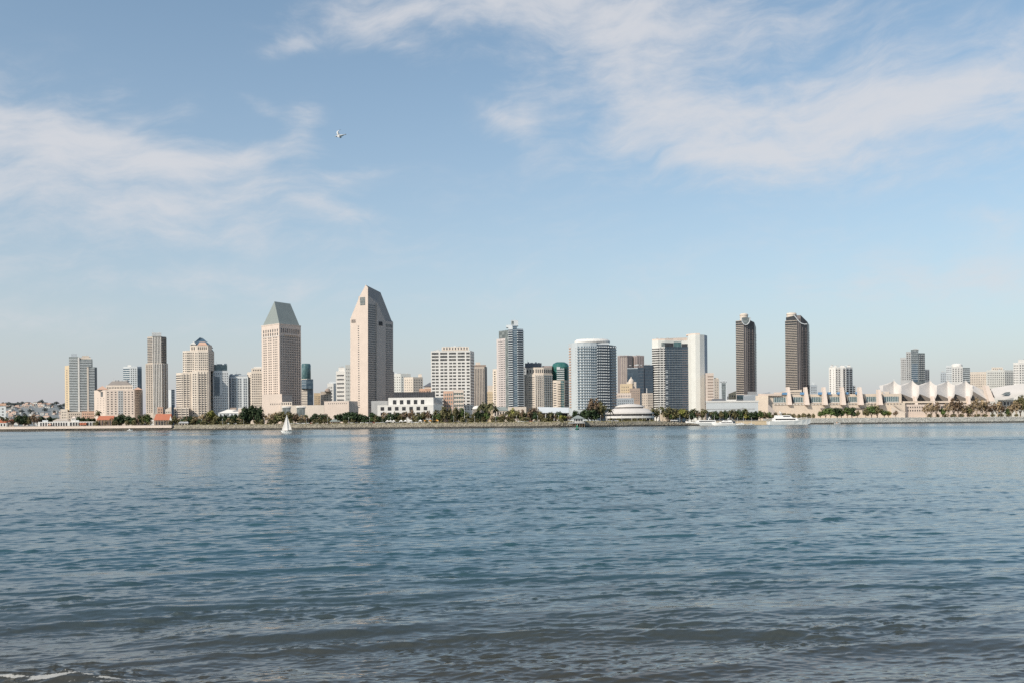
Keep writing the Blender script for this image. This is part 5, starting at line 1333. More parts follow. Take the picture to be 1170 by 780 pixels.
b.panel(Face(spot(653.6,D),spot(667,D),b.z0,b.z0+1,653.6,667), 0, 1, b.z0+.9, b.z0+1.1, -.1, .1, 'white', 'rail'); b.done()
# round restaurant
D = shoreD(719)+42; b = Building('round_restaurant', 'low round white restaurant with stacked ring roofs and a shallow dome', 719.5, D); cp = spot(719.5, D)
def ring_(name, prof, m, sm=False): b.mesh(name, MB().lathe(cp, [(r, height(719.5, y, D)) for r, y in prof], 40, 1, .62), m, sm)
ring_('lower_wall', [(24.5,481),(24.5,476.6)], 'darkgap'); ring_('terrace', [(25.8,477.2),(25.8,474.6)], 'white'); ring_('window_band', [(24,474.6),(24,472.4)], 'darkgap')
ring_('ring_roof', [(26,472.5),(26,471),(20,467.2),(16,466.0)], 'fabric'); ring_('drum', [(14,466),(14,464.8)], 'darkgap'); ring_('dome', [(16,464.9),(16,464.2),(11,462),(5,460.9),(.5,460.5)], 'fabric', True)
for k in range(14):
    a_ = k*math.pi/14+math.pi; x, y = cp[0]+25.2*math.cos(a_), cp[1]+15.6*math.sin(a_); b.mesh('post', MB().tube([(x,y,GZ),(x,y,height(719.5,476.8,D))], .3), 'white')
b.done()
b, f, D = low('hut', 'small tan flat roofed hut beside the stout white mast', 752.5, 766, 471.2, None, 'beige', None, dD=340, op=None); b.grid(f[0], 756, 765.6, 472.6, 474.6, 5, 1, .5, .9, 'win'); b.one(f[0], 752.2, 766.3, 470.9, 471.6, 'white', 'roof_edge', .6); b.done()

# tents along the promenade
def tent(m, label, group):
    t = thing('market_tent', label, 'tent', (0,0,0), group)
    cv = link('canopy', MB().loft([(-1.9,-1.9,2.2),(1.9,-1.9,2.2),(1.9,1.9,2.2),(-1.9,1.9,2.2)], [(-.1,-.1,3.6),(.1,-.1,3.6),(.1,.1,3.6),(-.1,.1,3.6)]).mesh('tent_canopy', M[m]), t)
    link('valance', MB().box(-1.92,1.92,-1.92,1.92,1.85,2.19).mesh('tent_valance', M[m]), cv)
    for sx in (-1,1):
        for sy in (-1,1): link('leg', MB().box(sx*1.75-.06,sx*1.75+.06,sy*1.75-.06,sy*1.75+.06,0,1.85).mesh('tent_leg', M['metal']), t)
    return t
def put(t0, pxs, dD, z=GZ, sc=None):
    for i, px in enumerate(pxs):
        p = spot(px, shoreD(px)+dD); s = sc or (1,1,1)
        if i == 0: t0.location = (p[0],p[1],z); t0.scale = s
        else: copy_tree(t0, (p[0],p[1],z), 0, s)
put(tent('orange', 'orange canvas tent below the white hall with square windows', 'orange tents on the promenade'), (486,492,499), 14)
put(tent('white', 'small white canvas tent on the promenade near the parked cars', 'white tents on the promenade'), (442.5,446,449.5,458,463,469,480), 12)

# parked cars
def car(m, label, group):
    t = thing('parked_car', label, 'car', (0,0,0), group)
    prof = [(-2.2,.35),(2.2,.35),(2.25,.75),(1.3,.95),(.6,1.42),(-1.2,1.45),(-1.95,1.0),(-2.25,.9)]
    mb = MB(); n = len(prof); mb.add([(x,-.85,z) for x,z in prof]+[(x,.85,z) for x,z in prof], [tuple(range(n)),tuple(range(2*n-1,n-1,-1))]+[(i,(i+1)%n,n+(i+1)%n,n+i) for i in range(n)])
    link('body', mb.mesh('car_body', m), t)
    for s in (-1,1):
        link('window', MB().add([(1.1,s*.87,.98),(.52,s*.87,1.36),(-1.1,s*.87,1.38),(-1.6,s*.87,1.0)], [(0,1,2,3)]).mesh('car_window', M['glassdark']), t)
        for x in (-1.35,1.35):
            c = MB().tube([(x,s*.72,.33),(x,s*.9,.33)], .33, 12); wh = link('wheel', c.mesh('car_wheel', M['darkgap']), t); link('rim', MB().tube([(x,s*.89,.33),(x,s*.915,.33)], .2, 10).mesh('car_rim', M['metal']), wh)
    return t
cw_ = car(surf('white_car_paint',(0.75,0.75,0.74),rough=.25,var=.02,spec=.6), 'white car parked along the promenade', 'white cars parked along the promenade')
cg_ = car(surf('grey_car_paint',(0.25,0.26,0.28),rough=.25,var=.02,spec=.6), 'dark grey car parked along the promenade', 'grey cars parked along the promenade')
cr_ = car(surf('red_car_paint',(0.35,0.05,0.04),rough=.25,var=.02,spec=.6), 'red car parked along the promenade', 'red cars parked along the promenade')
put(cw_, (334,341,347,352,362,402,413.5,419,431,436,471.5,476.5,592,597,682,697,704,768,772), 11)
put(cg_, (337.5,344,407.5,424.5,440,454,602,611,700.5), 11)
put(cr_, (356,428,607), 11)

# ================================================================ boats
def yacht(name, label, px, D, L, bow, tiers=2, cabin_dark=False, group=None):
    """hull drawn bow to +x; bow=-1 turns it round"""
    p = spot(px, D, 484); t = thing(name, label, 'boat', (p[0],p[1],0), group, 0 if bow > 0 else math.pi)
    k = L/20.0
    st = [(-10,2.2,1.9,.1),(-9.5,2.6,1.9,-.3),(-4,2.8,1.9,-.4),(2,2.7,2.1,-.4),(6,2.0,2.45,-.35),(8.6,1.0,2.75,-.1),(10.4,.08,3.0,1.6)]
    mb = MB(); vs = []
    for x,w,top,low_ in st: vs += [(x*k,-w*k*.75,low_),(x*k,-w*k,top*k*.9),(x*k,w*k,top*k*.9),(x*k,w*k*.75,low_)]
    fs = [(i*4+j,(i+1)*4+j,(i+1)*4+(j+1)%4,i*4+(j+1)%4) for i in range(len(st)-1) for j in range(4)]+[(3,2,1,0),(len(st)*4-4,len(st)*4-3,len(st)*4-2,len(st)*4-1)]
    link('hull', mb.add(vs, fs).mesh('yacht_hull', M['boatwhite']), t)
    z = 1.9*k*.9
    def house(x0,x1,x1t,w,z0,h,m,nm):
        q=[(x0*k,-w*k,z0),(x1*k,-w*k,z0),(x1*k,w*k,z0),(x0*k,w*k,z0)]; r=[((x0+.3)*k,-w*.9*k,z0+h),(x1t*k,-w*.9*k,z0+h),(x1t*k,w*.9*k,z0+h),((x0+.3)*k,w*.9*k,z0+h)]
        return link(nm, MB().loft(q,r).mesh('yacht_'+nm, M[m]), t)
    cb = house(-7.5,4.6,3.2,2.2,z,1.5*k,'boatwhite','cabin')
    link('window_band', MB().box(-6.8*k,2.6*k,-2.26*k,2.26*k,z+.55*k,z+1.1*k).mesh('yacht_window_band', M['glassdark']), cb)
    z += 1.5*k
    if tiers > 1:
        fbr = house(-6.6,1.6,.2,1.8,z,1.25*k,'boatwhite','flybridge')
        link('windscreen', MB().box(-3*k,.3*k,-1.76*k,1.76*k,z+.5*k,z+.95*k).mesh('yacht_windscreen', M['glassdark']), fbr); z += 1.25*k
    link('radar_mast', MB().tube([(-3.4*k,0,z),(-4.2*k,0,z+1.9*k)], .22*k).box(-4.5*k,-3.2*k,-1.2*k,1.2*k,z+1.0*k,z+1.25*k).mesh('yacht_mast', M['boatwhite']), t)
    if cabin_dark: link('stern_awning', MB().box(-9.6*k,-6.9*k,-1.9*k,1.9*k,1.9*k,3.6*k).mesh('yacht_awning', M['glassnavy']), t)
    link('rail', MB().tube([(4*k,-1.9*k,2.9*k),(8.6*k,-1*k,3.4*k),(10.2*k,0,3.6*k),(8.6*k,1*k,3.4*k),(4*k,1.9*k,2.9*k)], .06*k, 5).mesh('yacht_rail', M['metal']), t)
    return t
yacht('motor_yacht', 'large white motor yacht with a dark window strip moored before the beige convention centre', 901, 1240, 54, 1, 2)
yacht('motor_yacht', 'white motor yacht with a dark stern awning just inside the marina entrance', 827, 1120, 27, -1, 2, True)
yacht('motor_yacht', 'long low white motor yacht hiding its hull behind the breakwater tip', 803, 1160, 40, -1, 1)
yy = yacht('motor_yacht', 'small white cruiser moored behind the breakwater', 768, 1190, 12, 1, 2, group='small cruisers behind the breakwater')
for px, D, rz in ((774,1200,.2),(781,1185,3.0),(787,1215,.1),(794,1235,3.2),(812,1250,.3),(821,1240,0),(845,1290,3.1)):
    p = spot(px, D, 484); copy_tree(yy, (p[0],p[1],0), rz)
# moored sailing boats
def moored(px, D, H_):
    p = spot(px, D, 484); t = thing('sailing_boat', 'white sailing boat with bare mast moored in the marina', 'boat', (p[0],p[1],0), 'moored sailing boats')
    vs=[]; st=[(-5,1.0,1.0,0),(-2,1.5,1.0,-.3),(2,1.4,1.15,-.3),(4.2,.6,1.3,0),(5.4,.05,1.45,.9)]
    for x,w,top,low_ in st: vs += [(x,-w*.6,low_),(x,-w,top),(x,w,top),(x,w*.6,low_)]
    link('hull', MB().add(vs,[(i*4+j,(i+1)*4+j,(i+1)*4+(j+1)%4,i*4+(j+1)%4) for i in range(4) for j in range(4)]+[(3,2,1,0),(16,17,18,19)]).mesh('sloop_hull', M['boatwhite']), t)
    link('cabin', MB().loft([(-2,-.9,1),(2,-.8,1.1),(2,.8,1.1),(-2,.9,1)], [(-1.7,-.7,1.6),(1.3,-.6,1.6),(1.3,.6,1.6),(-1.7,.7,1.6)]).mesh('sloop_cabin', M['boatwhite']), t)
    ms = link('mast', MB().tube([(.8,0,1),(.8,0,H_)], [.14,.09]).mesh('sloop_mast', M['boatwhite']), t)
    link('boom', MB().tube([(.8,0,2.3),(-3.6,0,2.4)], [.22,.16]).mesh('sloop_boom', M['bluecanvas']), ms)
    return t
mo = moored(787, 1180, 13)
for px, D in ((798,1200),(804.5,1190),(815.6,1215),(809,1260),(776,1170),(792,1230),(822,1270),(833,1285),(842,1300),(849,1305),(858,1310)):
    p = spot(px, D, 484); copy_tree(mo, (p[0],p[1],0), 0, (1,1,random.uniform(.8,1.15)))
# sailing dinghy out on the water
SD = 452.0; p = spot(328, SD, 490); t = thing('sailboat', 'small white sailboat under full sail out on the open water', 'sailboat', (p[0],p[1],0))
vs=[]; st=[(-2.2,.6,.75,.1),(-1,.9,.72,-.1),(.8,.85,.8,-.1),(2.2,.4,.95,.1),(2.9,.04,1.08,.7)]
for x,w,top,low_ in st: vs += [(x,-w*.6,low_),(x,-w,top),(x,w,top),(x,w*.6,low_)]
link('hull', MB().add(vs,[(i*4+j,(i+1)*4+j,(i+1)*4+(j+1)%4,i*4+(j+1)%4) for i in range(4) for j in range(4)]+[(3,2,1,0),(16,17,18,19)]).mesh('sailboat_hull', M['boatwhite']), t)
sailm = surf('sailcloth', (0.80,0.76,0.72), var=.03)
def sail(pts, bulge, nm):
    a,b_,c = [Vector(q) for q in pts]; n=8; mb=MB(); vs=[]; idx={}
    for i in range(n+1):
        for j in range(n+1-i):
            u,v=i/n,j/n; q=a*(1-u-v)+b_*u+c*v; q.y -= bulge*27*u*v*(1-u-v)+bulge*2*(u*v+u*(1-u-v)+v*(1-u-v)); idx[i,j]=len(vs); vs.append(q)
    fs=[]
    for i in range(n):
        for j in range(n-i):
            fs.append((idx[i,j],idx[i+1,j],idx[i,j+1]))
            if j < n-i-1: fs.append((idx[i+1,j],idx[i+1,j+1],idx[i,j+1]))
    return link(nm, mb.add(vs,fs).mesh('sailboat_'+nm, sailm, smooth=True), t)
sail([(.1,0,8.7),(.15,0,1.3),(-2.1,-.5,1.35)], .12, 'mainsail'); sail([(.1,.12,8.3),(2.5,.12,1.1),(-.35,.1,1.2)], .06, 'jib')
link('mast', MB().tube([(.22,0,.7),(.18,0,8.6)], [.07,.05]).mesh('sailboat_mast', M['boatwhite']), t); link('boom', MB().tube([(.22,0,1.45),(-2.0,-.5,1.5)], .05).mesh('sailboat_boom', M['metal']), t)
t.rotation_euler[2] = math.pi
# small craft
def skiff(label, px, D, L, m2):
    p = spot(px, D, 488); t = thing('motorboat', label, 'boat', (p[0],p[1],0)); k = L/5
    vs=[]
    for x,w,top,low_ in [(-2.5,.8,.8,0),(0,1,.8,-.1),(1.6,.75,.95,0),(2.7,.05,1.2,.6)]: vs += [(x*k,-w*.6*k,low_),(x*k,-w*k,top*k),(x*k,w*k,top*k),(x*k,w*.6*k,low_)]
    link('hull', MB().add(vs,[(i*4+j,(i+1)*4+j,(i+1)*4+(j+1)%4,i*4+(j+1)%4) for i in range(3) for j in range(4)]+[(3,2,1,0),(12,13,14,15)]).mesh('skiff_hull', M['boatwhite']), t)
    link('console', MB().loft([(-.8*k,-.4*k,.8*k),(.3*k,-.4*k,.8*k),(.3*k,.4*k,.8*k),(-.8*k,.4*k,.8*k)],[(-.7*k,-.35*k,1.9*k),(0,-.35*k,1.9*k),(0,.35*k,1.9*k),(-.7*k,.35*k,1.9*k)]).mesh('skiff_console', M[m2]), t)
skiff('tiny white motorboat off the seawall below the cream hotel', 148.5, 960, 5.5, 'white')
skiff('tiny motorboat with a reddish cabin off the pale rocks below the convention centre', 956.5, 1230, 7.5, 'salmon')
# channel buoy
p = spot(659.5, 510, 488); t = thing('channel_buoy', 'green channel buoy with a lattice top in front of the pier gazebo', 'buoy', (p[0],p[1],0))
gm = surf('buoy_green', (0.03,0.22,0.12), rough=.4); gd = surf('buoy_dark_green', (0.015,0.08,0.06), rough=.4)
link('float', MB().lathe((0,0), [(.7,-.3),(1.05,0),(1.05,.55),(.7,.75)], 16).mesh('buoy_float', gd), t)
mb = MB()
for k in range(4):
    a_ = k*math.pi/2+.6; mb.tube([(.6*math.cos(a_),.6*math.sin(a_),.7),(.22*math.cos(a_),.22*math.sin(a_),2.3)], .06, 5)
link('lattice', mb.mesh('buoy_lattice', gm), t); link('daymark', MB().lathe((0,0), [(.42,1.3),(.42,2.2),(.3,2.25)], 12).mesh('buoy_daymark', gm), t); link('lantern', MB().lathe((0,0), [(.14,2.25),(.16,2.7),(.05,2.85)], 10).mesh('buoy_lantern', M['white']), t)

# ================================================================ gull
def gull(px, py, D):
    p = spot(px, D, py); z = height(px, py, D)
    t = thing('gull', 'white gull gliding across the sky above the tower with the copper pitched roof', 'bird', (p[0],p[1],z))
    mb = MB(); n = 10
    prof = [(-.30,.010,0),(-.24,.035,.0),(-.12,.062,-.005),(.02,.075,-.012),(.12,.062,-.004),(.18,.042,.012),(.22,.046,.022),(.26,.036,.022),(.285,.014,.016),(.325,.004,.008)]
    vs=[]; fs=[]
    for x,r,dz in prof:
        for i in range(n): a_=2*math.pi*i/n; vs.append((x, r*math.cos(a_), dz+r*math.sin(a_)))
    for j in range(len(prof)-1):
        for i in range(n): fs.append((j*n+i,j*n+(i+1)%n,(j+1)*n+(i+1)%n,(j+1)*n+i))
    fs += [tuple(range(n)), tuple((len(prof)-1)*n+i for i in range(n))]
    mb.add(vs,fs)
    # tail fan
    mb.add([(-.24,-.03,.012),(-.40,-.085,.0),(-.42,0,.0),(-.40,.085,.0),(-.24,.03,.012),(-.24,0,-.01)], [(0,1,2,5),(5,2,3,4),(0,5,4),(0,4,3,2,1)])
    # wings: inner arm raised, outer hand drooping and swept back
    for s in (-1,1):
        sec = [(.06,.02,.15,-.03),(.25,.10,.17,.02),(.42,.15,.14,.05),(.58,.14,.07,-.03),(.72,.11,-.05,-.15)]   # span, height, leading x, trailing x
        vs=[]
        for y,zz,xl,xt in sec: vs += [(xl,s*y,zz),(xl*.6+xt*.4,s*y,zz+.016),(xt,s*y,zz+.002),(xl*.6+xt*.4,s*y,zz-.006)]
        fs=[(i*4+j,i*4+(j+1)%4,(i+1)*4+(j+1)%4,(i+1)*4+j) for i in range(4) for j in range(4)]+[(0,1,2,3),(16,17,18,19)]
        mb.add(vs,fs)
    m, tt, bs = newmat('gull_plumage'); co = tt.n('ShaderNodeTexCoord').outputs['Object']; sx = tt.n('ShaderNodeSeparateXYZ'); tt.nt.links.new(co, sx.inputs[0])
    ay = tt.math('ABSOLUTE', sx.outputs[1]); c = tt.mix(tt.ramp(ay,.60,.66), (0.82,0.81,0.79,1), (0.05,0.05,0.055,1)); c = tt.mix(tt.ramp(sx.outputs[0],.285,.29), c, (0.6,0.4,0.05,1))
    tt.nt.links.new(c, bs.inputs['Base Color']); bs.inputs['Roughness'].default_value=.7
    body = link('body', mb.mesh('gull_body', m, smooth=True), t)
    e = MB()
    for s in (-1,1): e.lathe((.245,s*.036), [(.001,.026),(.006,.031),(.001,.036)], 8)
    link('eye', e.mesh('gull_eye', M['darkgap']), t)
    t.rotation_euler = (R(-62), R(12), R(176))
    t.scale = (1.0,0.50,1.3)
gull(388.5, 155.5, 62.0)
# ================================================================ trees
leaf = {
 'dark':  leafmat('dark_evergreen_leaves', (0.022,0.040,0.020), (0.055,0.080,0.036)),
 'olive': leafmat('olive_leaves', (0.085,0.080,0.036), (0.155,0.140,0.070)),
 'green': leafmat('green_leaves', (0.045,0.075,0.025), (0.11,0.15,0.05)),
 'yellow':leafmat('yellow_green_leaves', (0.15,0.16,0.035), (0.26,0.25,0.075)),
 'brown': leafmat('brown_sparse_leaves', (0.115,0.078,0.050), (0.21,0.15,0.10)),
 'coral': leafmat('pale_dry_leaves', (0.20,0.145,0.085), (0.33,0.25,0.155)),
 'hilltree': leafmat('hazy_hill_leaves', (0.085,0.10,0.10), (0.15,0.165,0.16)),  # leaf colour paled and blued to stand in for haze
 'palm':  leafmat('palm_fronds', (0.050,0.058,0.026), (0.12,0.11,0.055)),
}
bark = surf('bark', (0.20,0.155,0.115), scale=.6); palebark = surf('pale_bark', (0.46,0.37,0.28), scale=.6)
def leaves(lobes, n, size, seed, flat=.0):
    """many small tilted leaf sprays spread through the lobes of a crown (unit tree: height 1, width 1)"""
    g = random.Random(seed); mb = MB()
    wts = [l[3]*l[4]*l[5] for l in lobes]
    for _ in range(n):
        cx,cy,cz,rx,ry,rz = g.choices(lobes, wts)[0]
        while True:
            a,b_,c = g.uniform(-1,1),g.uniform(-1,1),g.uniform(-1,1); q = a*a+b_*b_+c*c
            if q <= 1 and q > .12: break
        k = 1+g.uniform(-.06,.16)
        p = Vector((cx+a*rx*k, cy+b_*ry*k, cz+c*rz*k)); s = size*g.uniform(.6,1.35)
        nrm = Vector((a/rx*.5+g.gauss(0,.9), b_/ry*.5+g.gauss(0,.9), c/rz*.5+abs(g.gauss(0,.9)))).normalized()
        u = nrm.cross(Vector((g.gauss(0,1),g.gauss(0,1),g.gauss(0,1)))).normalized(); w = nrm.cross(u)
        pts = [p+u*s, p+(u*.35+w*.75)*s, p-(u*.5-w*.45)*s, p-u*s*.9, p-(u*.3+w*.7)*s, p+(u*.45-w*.55)*s]
        mb.add(pts, [(0,1,2,3,4,5)])
    return mb
def trunk(spread, split, seed, r=.035, top=.75):
    g = random.Random(seed); mb = MB(); mb.tube([(0,0,-.05),(g.uniform(-.02,.02),0,split*.6),(g.uniform(-.02,.02),0,split)], [r*1.3,r,r*.8])
    for k in range(5):
        a = k*1.26+g.uniform(-.3,.3); e = (spread*math.cos(a), spread*math.sin(a), top+g.uniform(-.1,.1)); mid = (e[0]*.55,e[1]*.55,(split+e[2])/2-.03)
        mb.tube([(0,0,split*.85),mid,e], [r*.65,r*.45,r*.15], 6)
    return mb
def lobe_set(seed, low, n):
    g = random.Random(seed); L = []
    for k in range(n):
        a = 2*math.pi*k/n+g.uniform(-.4,.4); d = g.uniform(.16,.30)
        rr_ = g.uniform(.14,.22); L.append((d*math.cos(a), d*math.sin(a), g.uniform(low+.18,.80), rr_, rr_, g.uniform(.13,.2)))
    L += [(g.uniform(-.08,.08),0,.80,.2,.2,.18),(0,0,.55,.28,.28,.28-low*.2)]
    return L
PROTO = {}
def proto(kind, v):
    key = (kind, v)
    if key in PROTO: return PROTO[key]
    s = hash_(kind)+v*17
    if kind == 'palm':
        c = MB(); g = random.Random(s)
        for k in range(17):
            a = k*2.4; up = g.uniform(-.5,.95); rad = .5*g.uniform(.8,1.1); pts=[]
            for i in range(6):
                q = i/5; pts.append((rad*q*math.cos(a), rad*q*math.sin(a), .80+.20*up*math.sin(q*2.0)-.17*q*q*(1.1-up*.6)))
            px_, py_ = -math.sin(a), math.cos(a); vs=[]
            for i,(x,y,z) in enumerate(pts):
                w = .085*math.sin(math.pi*min(1,(i+.6)/6)); vs += [(x-px_*w,y-py_*w,z-.025),(x,y,z),(x+px_*w,y+py_*w,z-.025)]
            c.add(vs, [(i*3+j,i*3+j+1,(i+1)*3+j+1,(i+1)*3+j) for i in range(5) for j in range(2)])
        c.lathe((0,0), [(.02,.62),(.055,.68),(.05,.78),(.02,.82)], 8)
        cm = c.mesh('palm_crown', leaf['palm'], fix=False)
        tm = MB().tube([(0,0,-.04),(.012,0,.3),(.004,0,.8)], [.032,.022,.02]).mesh('palm_trunk', palebark)
    elif kind in ('coral','brown'):
        L = lobe_set(s, .30, 7); c = leaves(L, 210 if kind == 'coral' else 250, .058, s)
        cm = c.mesh(kind+'_crown', leaf[kind], fix=False); tm = trunk(.30, .20, s, .036 if kind == 'coral' else .028, .7).mesh(kind+'_trunk', palebark if kind == 'coral' else bark)
    elif kind == 'shrub':
        L = [(0,0,.45,.45,.4,.45),(-.25,0,.4,.28,.3,.36),(.27,0,.36,.27,.3,.34),(.05,0,.7,.26,.3,.28)]; cm = leaves(L, 240, .085, s).mesh('shrub_crown', leaf['olive'], fix=False)
        tm = trunk(.22, .12, s, .03, .4).mesh('shrub_trunk', bark)
    else:
        L = lobe_set(s, .10 if kind == 'dark' else .2, 8); c = leaves(L, 620 if kind == 'dark' else 430, .060, s)
        cm = c.mesh(kind+'_crown', leaf[kind], fix=False); tm = trunk(.24, .16, s, .032, .6).mesh(kind+'_trunk', bark)
    PROTO[key] = (cm, tm); return PROTO[key]
def hash_(s): return sum(ord(ch)*(i+3) for i, ch in enumerate(s))
DESC = {'dark':('evergreen_tree','dark dense evergreen tree'),'olive':('olive_tree','dull olive leafed tree'),'green':('green_tree','mid green rounded tree'),'yellow':('yellow_green_tree','bright yellow green rounded tree'),
        'brown':('brown_tree','brownish sparse leafed tree'),'coral':('pale_tree','pale dry tree with bare forked trunk'),'palm':('palm_tree','palm tree'),'shrub':('shrub','low shrub')}
ZONES = [(44,'at the far end beyond the white arcaded restaurant'),(110,'behind the white arcaded restaurant'),(172,'below the cream hotel with corner roofs'),(243,'below the stepped cream condominium'),(300,'below the blue grey and cream blocks'),
 (345,'below the copper roofed tower'),(392,'in front of the long podium'),(432,'below the tallest tower'),(506,'below the white hall with square windows'),(562,'by the domed pavilion'),(632,'between the cream pavilion and the long canopy'),
 (700,'beside the gazebo on the pier'),(768,'near the round restaurant'),(808,'below the white curved shaft'),(892,'below the long grey shed'),(1034,'below the convention centre fins'),(1240,'below the white tents')]
def zone(px): return next(z for x, z in ZONES if px < x)
TR = [(2,473,485,7,'palm'),(8,474.5,485,6,'palm'),(14,477,486,6,'brown'),(21,473,487,11,'dark'),(28,472.5,487,11,'dark'),(33,475,487,7,'olive'),(38.5,471,487,11,'brown'),(43,474,487,7,'brown'),(50,474.5,484,12,'dark'),(57,475,484,10,'dark'),(64,476,484,8,'dark'),
 (89,475,484,8,'dark'),(95,475.5,484,8,'dark'),(100.5,476,486,8,'dark'),(105,476.5,486,7,'dark'),(111.8,465.5,485,7.5,'palm'),
 (132,474.5,486,8,'dark'),(138,474,486,9,'dark'),(146,473.3,486,10,'dark'),(153,475.5,486,7,'dark'),(158,475,486,8,'brown'),(163,473,486,9,'dark'),(169,472,485,9,'green'),(173,477,486,6,'olive'),
 (200,477,486,7,'coral'),(205,474.5,486,8,'brown'),(211,474,486,9,'dark'),(217.5,474.5,486,8,'dark'),(226,474,485.5,11,'coral'),(231.5,472,485.5,10,'coral'),(235.5,470,485,11,'olive'),(241,467.3,485,14,'yellow'),(250,473.5,485,11,'dark'),(258,474.5,485,11,'dark'),(266,473,485,11,'dark'),(271,472,485,9,'dark'),
 (277,471.5,485.5,13,'coral'),(279,463,484,13,'dark'),(285.5,461,484,13,'dark'),(292,463,484,12,'dark'),(296,466,484,10,'dark'),(293.5,470,485.5,9,'coral'),(301.5,470.5,485.5,10,'coral'),(309,471,485,12,'coral'),(315,469,485,12,'coral'),(322,467.5,485,14,'olive'),(330,468.5,485,13,'olive'),(337,471,484.5,12,'brown'),(345,472,484.5,12,'coral'),(350,474,484,9,'brown'),
 (359,471,484.5,14,'dark'),(367.5,471.5,484.5,13,'dark'),(371,475,484.5,8,'palm'),(375.5,474,483,7,'olive'),
 (388,471.5,484,13,'dark'),(396,469.3,484,16,'dark'),(404,469,484,17,'dark'),(411,471.5,484,13,'dark'),(418,474,483,11,'dark'),(426,470,483,13,'dark'),(433,474,483,8,'dark'),(440,475,483,8,'dark'),(447,471,483,12,'dark'),(455,470.5,483,13,'dark'),
 (462,469,483,10,'brown'),(469,466.5,483,13,'brown'),(476.5,470,483,10,'olive'),(483,469.5,483,10,'olive'),(490,467.8,482.5,11,'brown'),(498,465,482.5,8,'palm'),(501.5,470,482.5,10,'green'),(508,462,482.5,11,'olive'),(513.5,464,482.5,8,'olive'),(520.5,463,482.5,10,'olive'),(527,464.5,482.5,11,'green'),(534,469,482.5,7,'palm'),
 (541.5,469,482,7,'olive'),(548.5,470,482,8,'dark'),(548.5,458,482,8,'palm'),(553,456.5,482,9,'palm'),(557.5,458.5,482,9,'palm'),(561,456,482,9,'palm'),(566,461,482,8,'palm'),(555,466,482,9,'dark'),(567,474,481.5,9,'green'),(574,473,481.5,10,'olive'),(581,466.5,481.5,10,'palm'),(585,465,481.5,11,'yellow'),(590.5,467,481.5,9,'olive'),(596,466,481.5,10,'brown'),(600,469,481.5,8,'palm'),
 (606,464.5,481.5,11,'brown'),(612,464.5,481.5,12,'brown'),(617,468,481.5,9,'olive'),(626,475,481.5,7,'dark'),(641.5,473.5,481.5,10,'yellow'),(650.5,473.5,481,7,'brown'),(657,467.5,480,10,'dark'),(664,467.5,480,12,'dark'),(671.5,465.5,480.5,15,'dark'),(679,467.5,480.5,13,'dark'),(676,453,480,13,'brown'),(681.5,453.8,480,14,'brown'),(686.5,456,480,11,'olive'),(687,470,480.5,9,'brown'),
 (697,464,480,8,'palm'),(746,463,479,7,'palm'),(750,464,479,9,'olive'),(757,461.5,478.5,9,'palm'),(762,463.5,478.5,11,'olive'),(768,470,478.5,9,'green'),(772,465.5,478.5,12,'olive'),(778.5,465.5,478.5,12,'yellow'),(784,466,478.5,11,'olive'),(766,463,478.5,10,'palm'),
 (790,467,478,10,'dark'),(792.5,464.5,478,8,'palm'),(797,468,478,10,'brown'),(802,466.5,478,9,'olive'),(805.5,464.8,478,8,'palm'),
 (812,467.5,478.5,8,'palm'),(817,468,478.5,9,'dark'),(823,467.5,478.5,9,'olive'),(829,467.5,478.5,10,'dark'),(835,466,478.5,9,'palm'),(839,466.5,478.5,12,'olive'),(845,466.5,478.5,11,'dark'),(851.5,464,478.5,7,'palm'),(852,471,478,10,'yellow'),(858.5,469.5,478,9,'dark'),(863,468.5,478,9,'dark'),(868.5,467.8,478,10,'green'),(873,469,478,9,'olive'),(879,469.5,478,8,'green'),(885,469.5,478,8,'olive'),(893,470,478,7,'coral'),
 (937,468.5,476.5,8,'green'),(943,465.5,476.5,11,'green'),(949,464,476.5,13,'green'),(956,464.5,476.5,13,'dark'),(961,466,476.5,9,'green'),(968,463.5,476.5,11,'green'),(973,463.8,476.5,10,'dark'),(979.5,467.5,476,7,'olive'),(989,464.5,476,9,'olive'),(995.5,461.5,476,12,'green'),(1002,461.5,476,12,'olive'),(1010,467.5,475.5,8,'green'),(1015,468.5,475.5,7,'yellow'),(1023,468,475.5,6,'brown'),
 (1058,460,475.5,10,'coral'),(1064,458.5,475.5,10,'coral'),(1069.5,457.5,475.5,10,'brown'),(1077,464.5,475.5,9,'green'),(1083,459,475.5,10,'coral'),(1089.5,453,475.5,11,'brown'),(1094.5,455,475.5,11,'brown'),(1100,461,475.5,10,'coral'),(1105.5,462,475,10,'olive'),(1110.5,460,475,9,'coral'),(1115.5,452.5,475,12,'coral'),(1121.5,455,475,12,'coral'),(1126.5,458,475,10,'brown'),(1133.5,458.5,475,11,'brown'),(1139,457.5,475,12,'coral'),(1144,461,475,10,'brown'),(1151,466,475,7,'green'),(1155,462,475,9,'coral'),(1161,455,475,12,'coral'),(1165.5,449.5,475,13,'olive'),(1171,455,475,12,'brown')]
tr_ = random.Random(21)
for k, px in enumerate(np.arange(112, 640, 8.5)):      # low planting between the trunks
    if 645 < px < 672: continue
    TR.append((float(px)+tr_.uniform(-3,3), 479.5-px*.006+tr_.uniform(-1.5,1.2), 484, tr_.uniform(5,9), 'shrub'))
for px in np.arange(116, 646, 7.0):                    # more street trees of every kind, further back
    if 174 < px < 198 or 374 < px < 392: continue
    k_ = tr_.choice(['olive','brown','coral','palm','green','dark','olive'])
    yt_ = (474.5 if px < 430 else 470.5) + tr_.uniform(-3.5, 4); TR.append((float(px)+tr_.uniform(-3,3), yt_, 484, tr_.uniform(6,10) if k_ != 'palm' else 6.5, k_))
for px in np.arange(698, 748, 9): TR.append((float(px), 476.6, 480, tr_.uniform(5,8), 'shrub'))
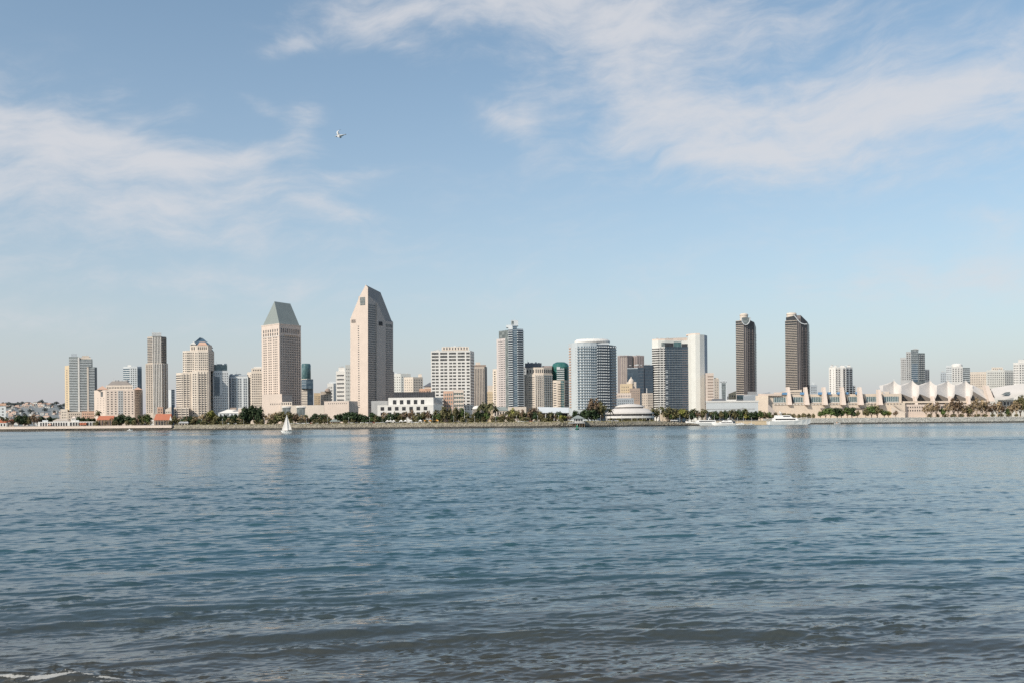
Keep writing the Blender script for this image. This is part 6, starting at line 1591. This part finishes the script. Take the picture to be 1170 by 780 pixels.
for px in list(np.arange(896, 934, 5.5))+list(np.arange(1062, 1166, 9.0)): TR.append((float(px), 471+tr_.uniform(-1.5,1) if px < 940 else 471.5, 475, tr_.uniform(4,7), 'shrub'))
members = {}
for px, yt, yb, w, kind in TR: members.setdefault((kind, zone(px)), []).append(px)
for i, (px, yt, yb, w, kind) in enumerate(TR):
    if px < 759: D = shoreD(px)+(15 if kind != 'shrub' else 11)+tr_.uniform(0,9)+(18 if yb < 484 and kind == 'dark' and 270 < px < 300 else 0); z0 = GZ
    elif px < 892: D = 1344+tr_.uniform(-2,4) if px > 800 else 1320+tr_.uniform(0,12); z0 = GZ; D = max(D, 1340)
    else: D = rshoreD(px)+22+tr_.uniform(0,7); z0 = GZR
    if 44 < px < 108: D += 16
    cm, tm = proto(kind, i % 3)
    p = spot(px, D); hgt = max(height(px, yt, D)-z0, 1.5); wid = w*D/F*1.24*tr_.uniform(.88,1.15)
    nm, ds = DESC[kind]; zn = zone(px)
    lab = f'{ds} {zn}'; many = len(members[(kind, zn)]) > 1
    t = thing(nm, lab, 'shrub' if kind == 'shrub' else 'tree', (p[0],p[1],z0-.1), f'{ds}s {zn}' if many else None, tr_.uniform(0,6.28))
    t.scale = (wid, wid, hgt)
    link('trunk', tm, t); link('crown', cm, t)

# dark trees scattered over the distant hill
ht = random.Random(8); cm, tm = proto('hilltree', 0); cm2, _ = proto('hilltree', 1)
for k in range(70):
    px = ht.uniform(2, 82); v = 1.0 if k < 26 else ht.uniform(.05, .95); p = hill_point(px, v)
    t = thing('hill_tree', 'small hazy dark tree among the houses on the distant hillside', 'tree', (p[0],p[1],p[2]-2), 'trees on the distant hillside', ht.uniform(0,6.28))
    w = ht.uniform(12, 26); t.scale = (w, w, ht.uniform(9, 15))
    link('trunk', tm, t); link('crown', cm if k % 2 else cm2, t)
p = hill_point(47.5, .98); t = thing('hill_tree', 'tall spreading tree breaking the hill ridge above the houses', 'tree', (p[0],p[1],p[2]-2), None)
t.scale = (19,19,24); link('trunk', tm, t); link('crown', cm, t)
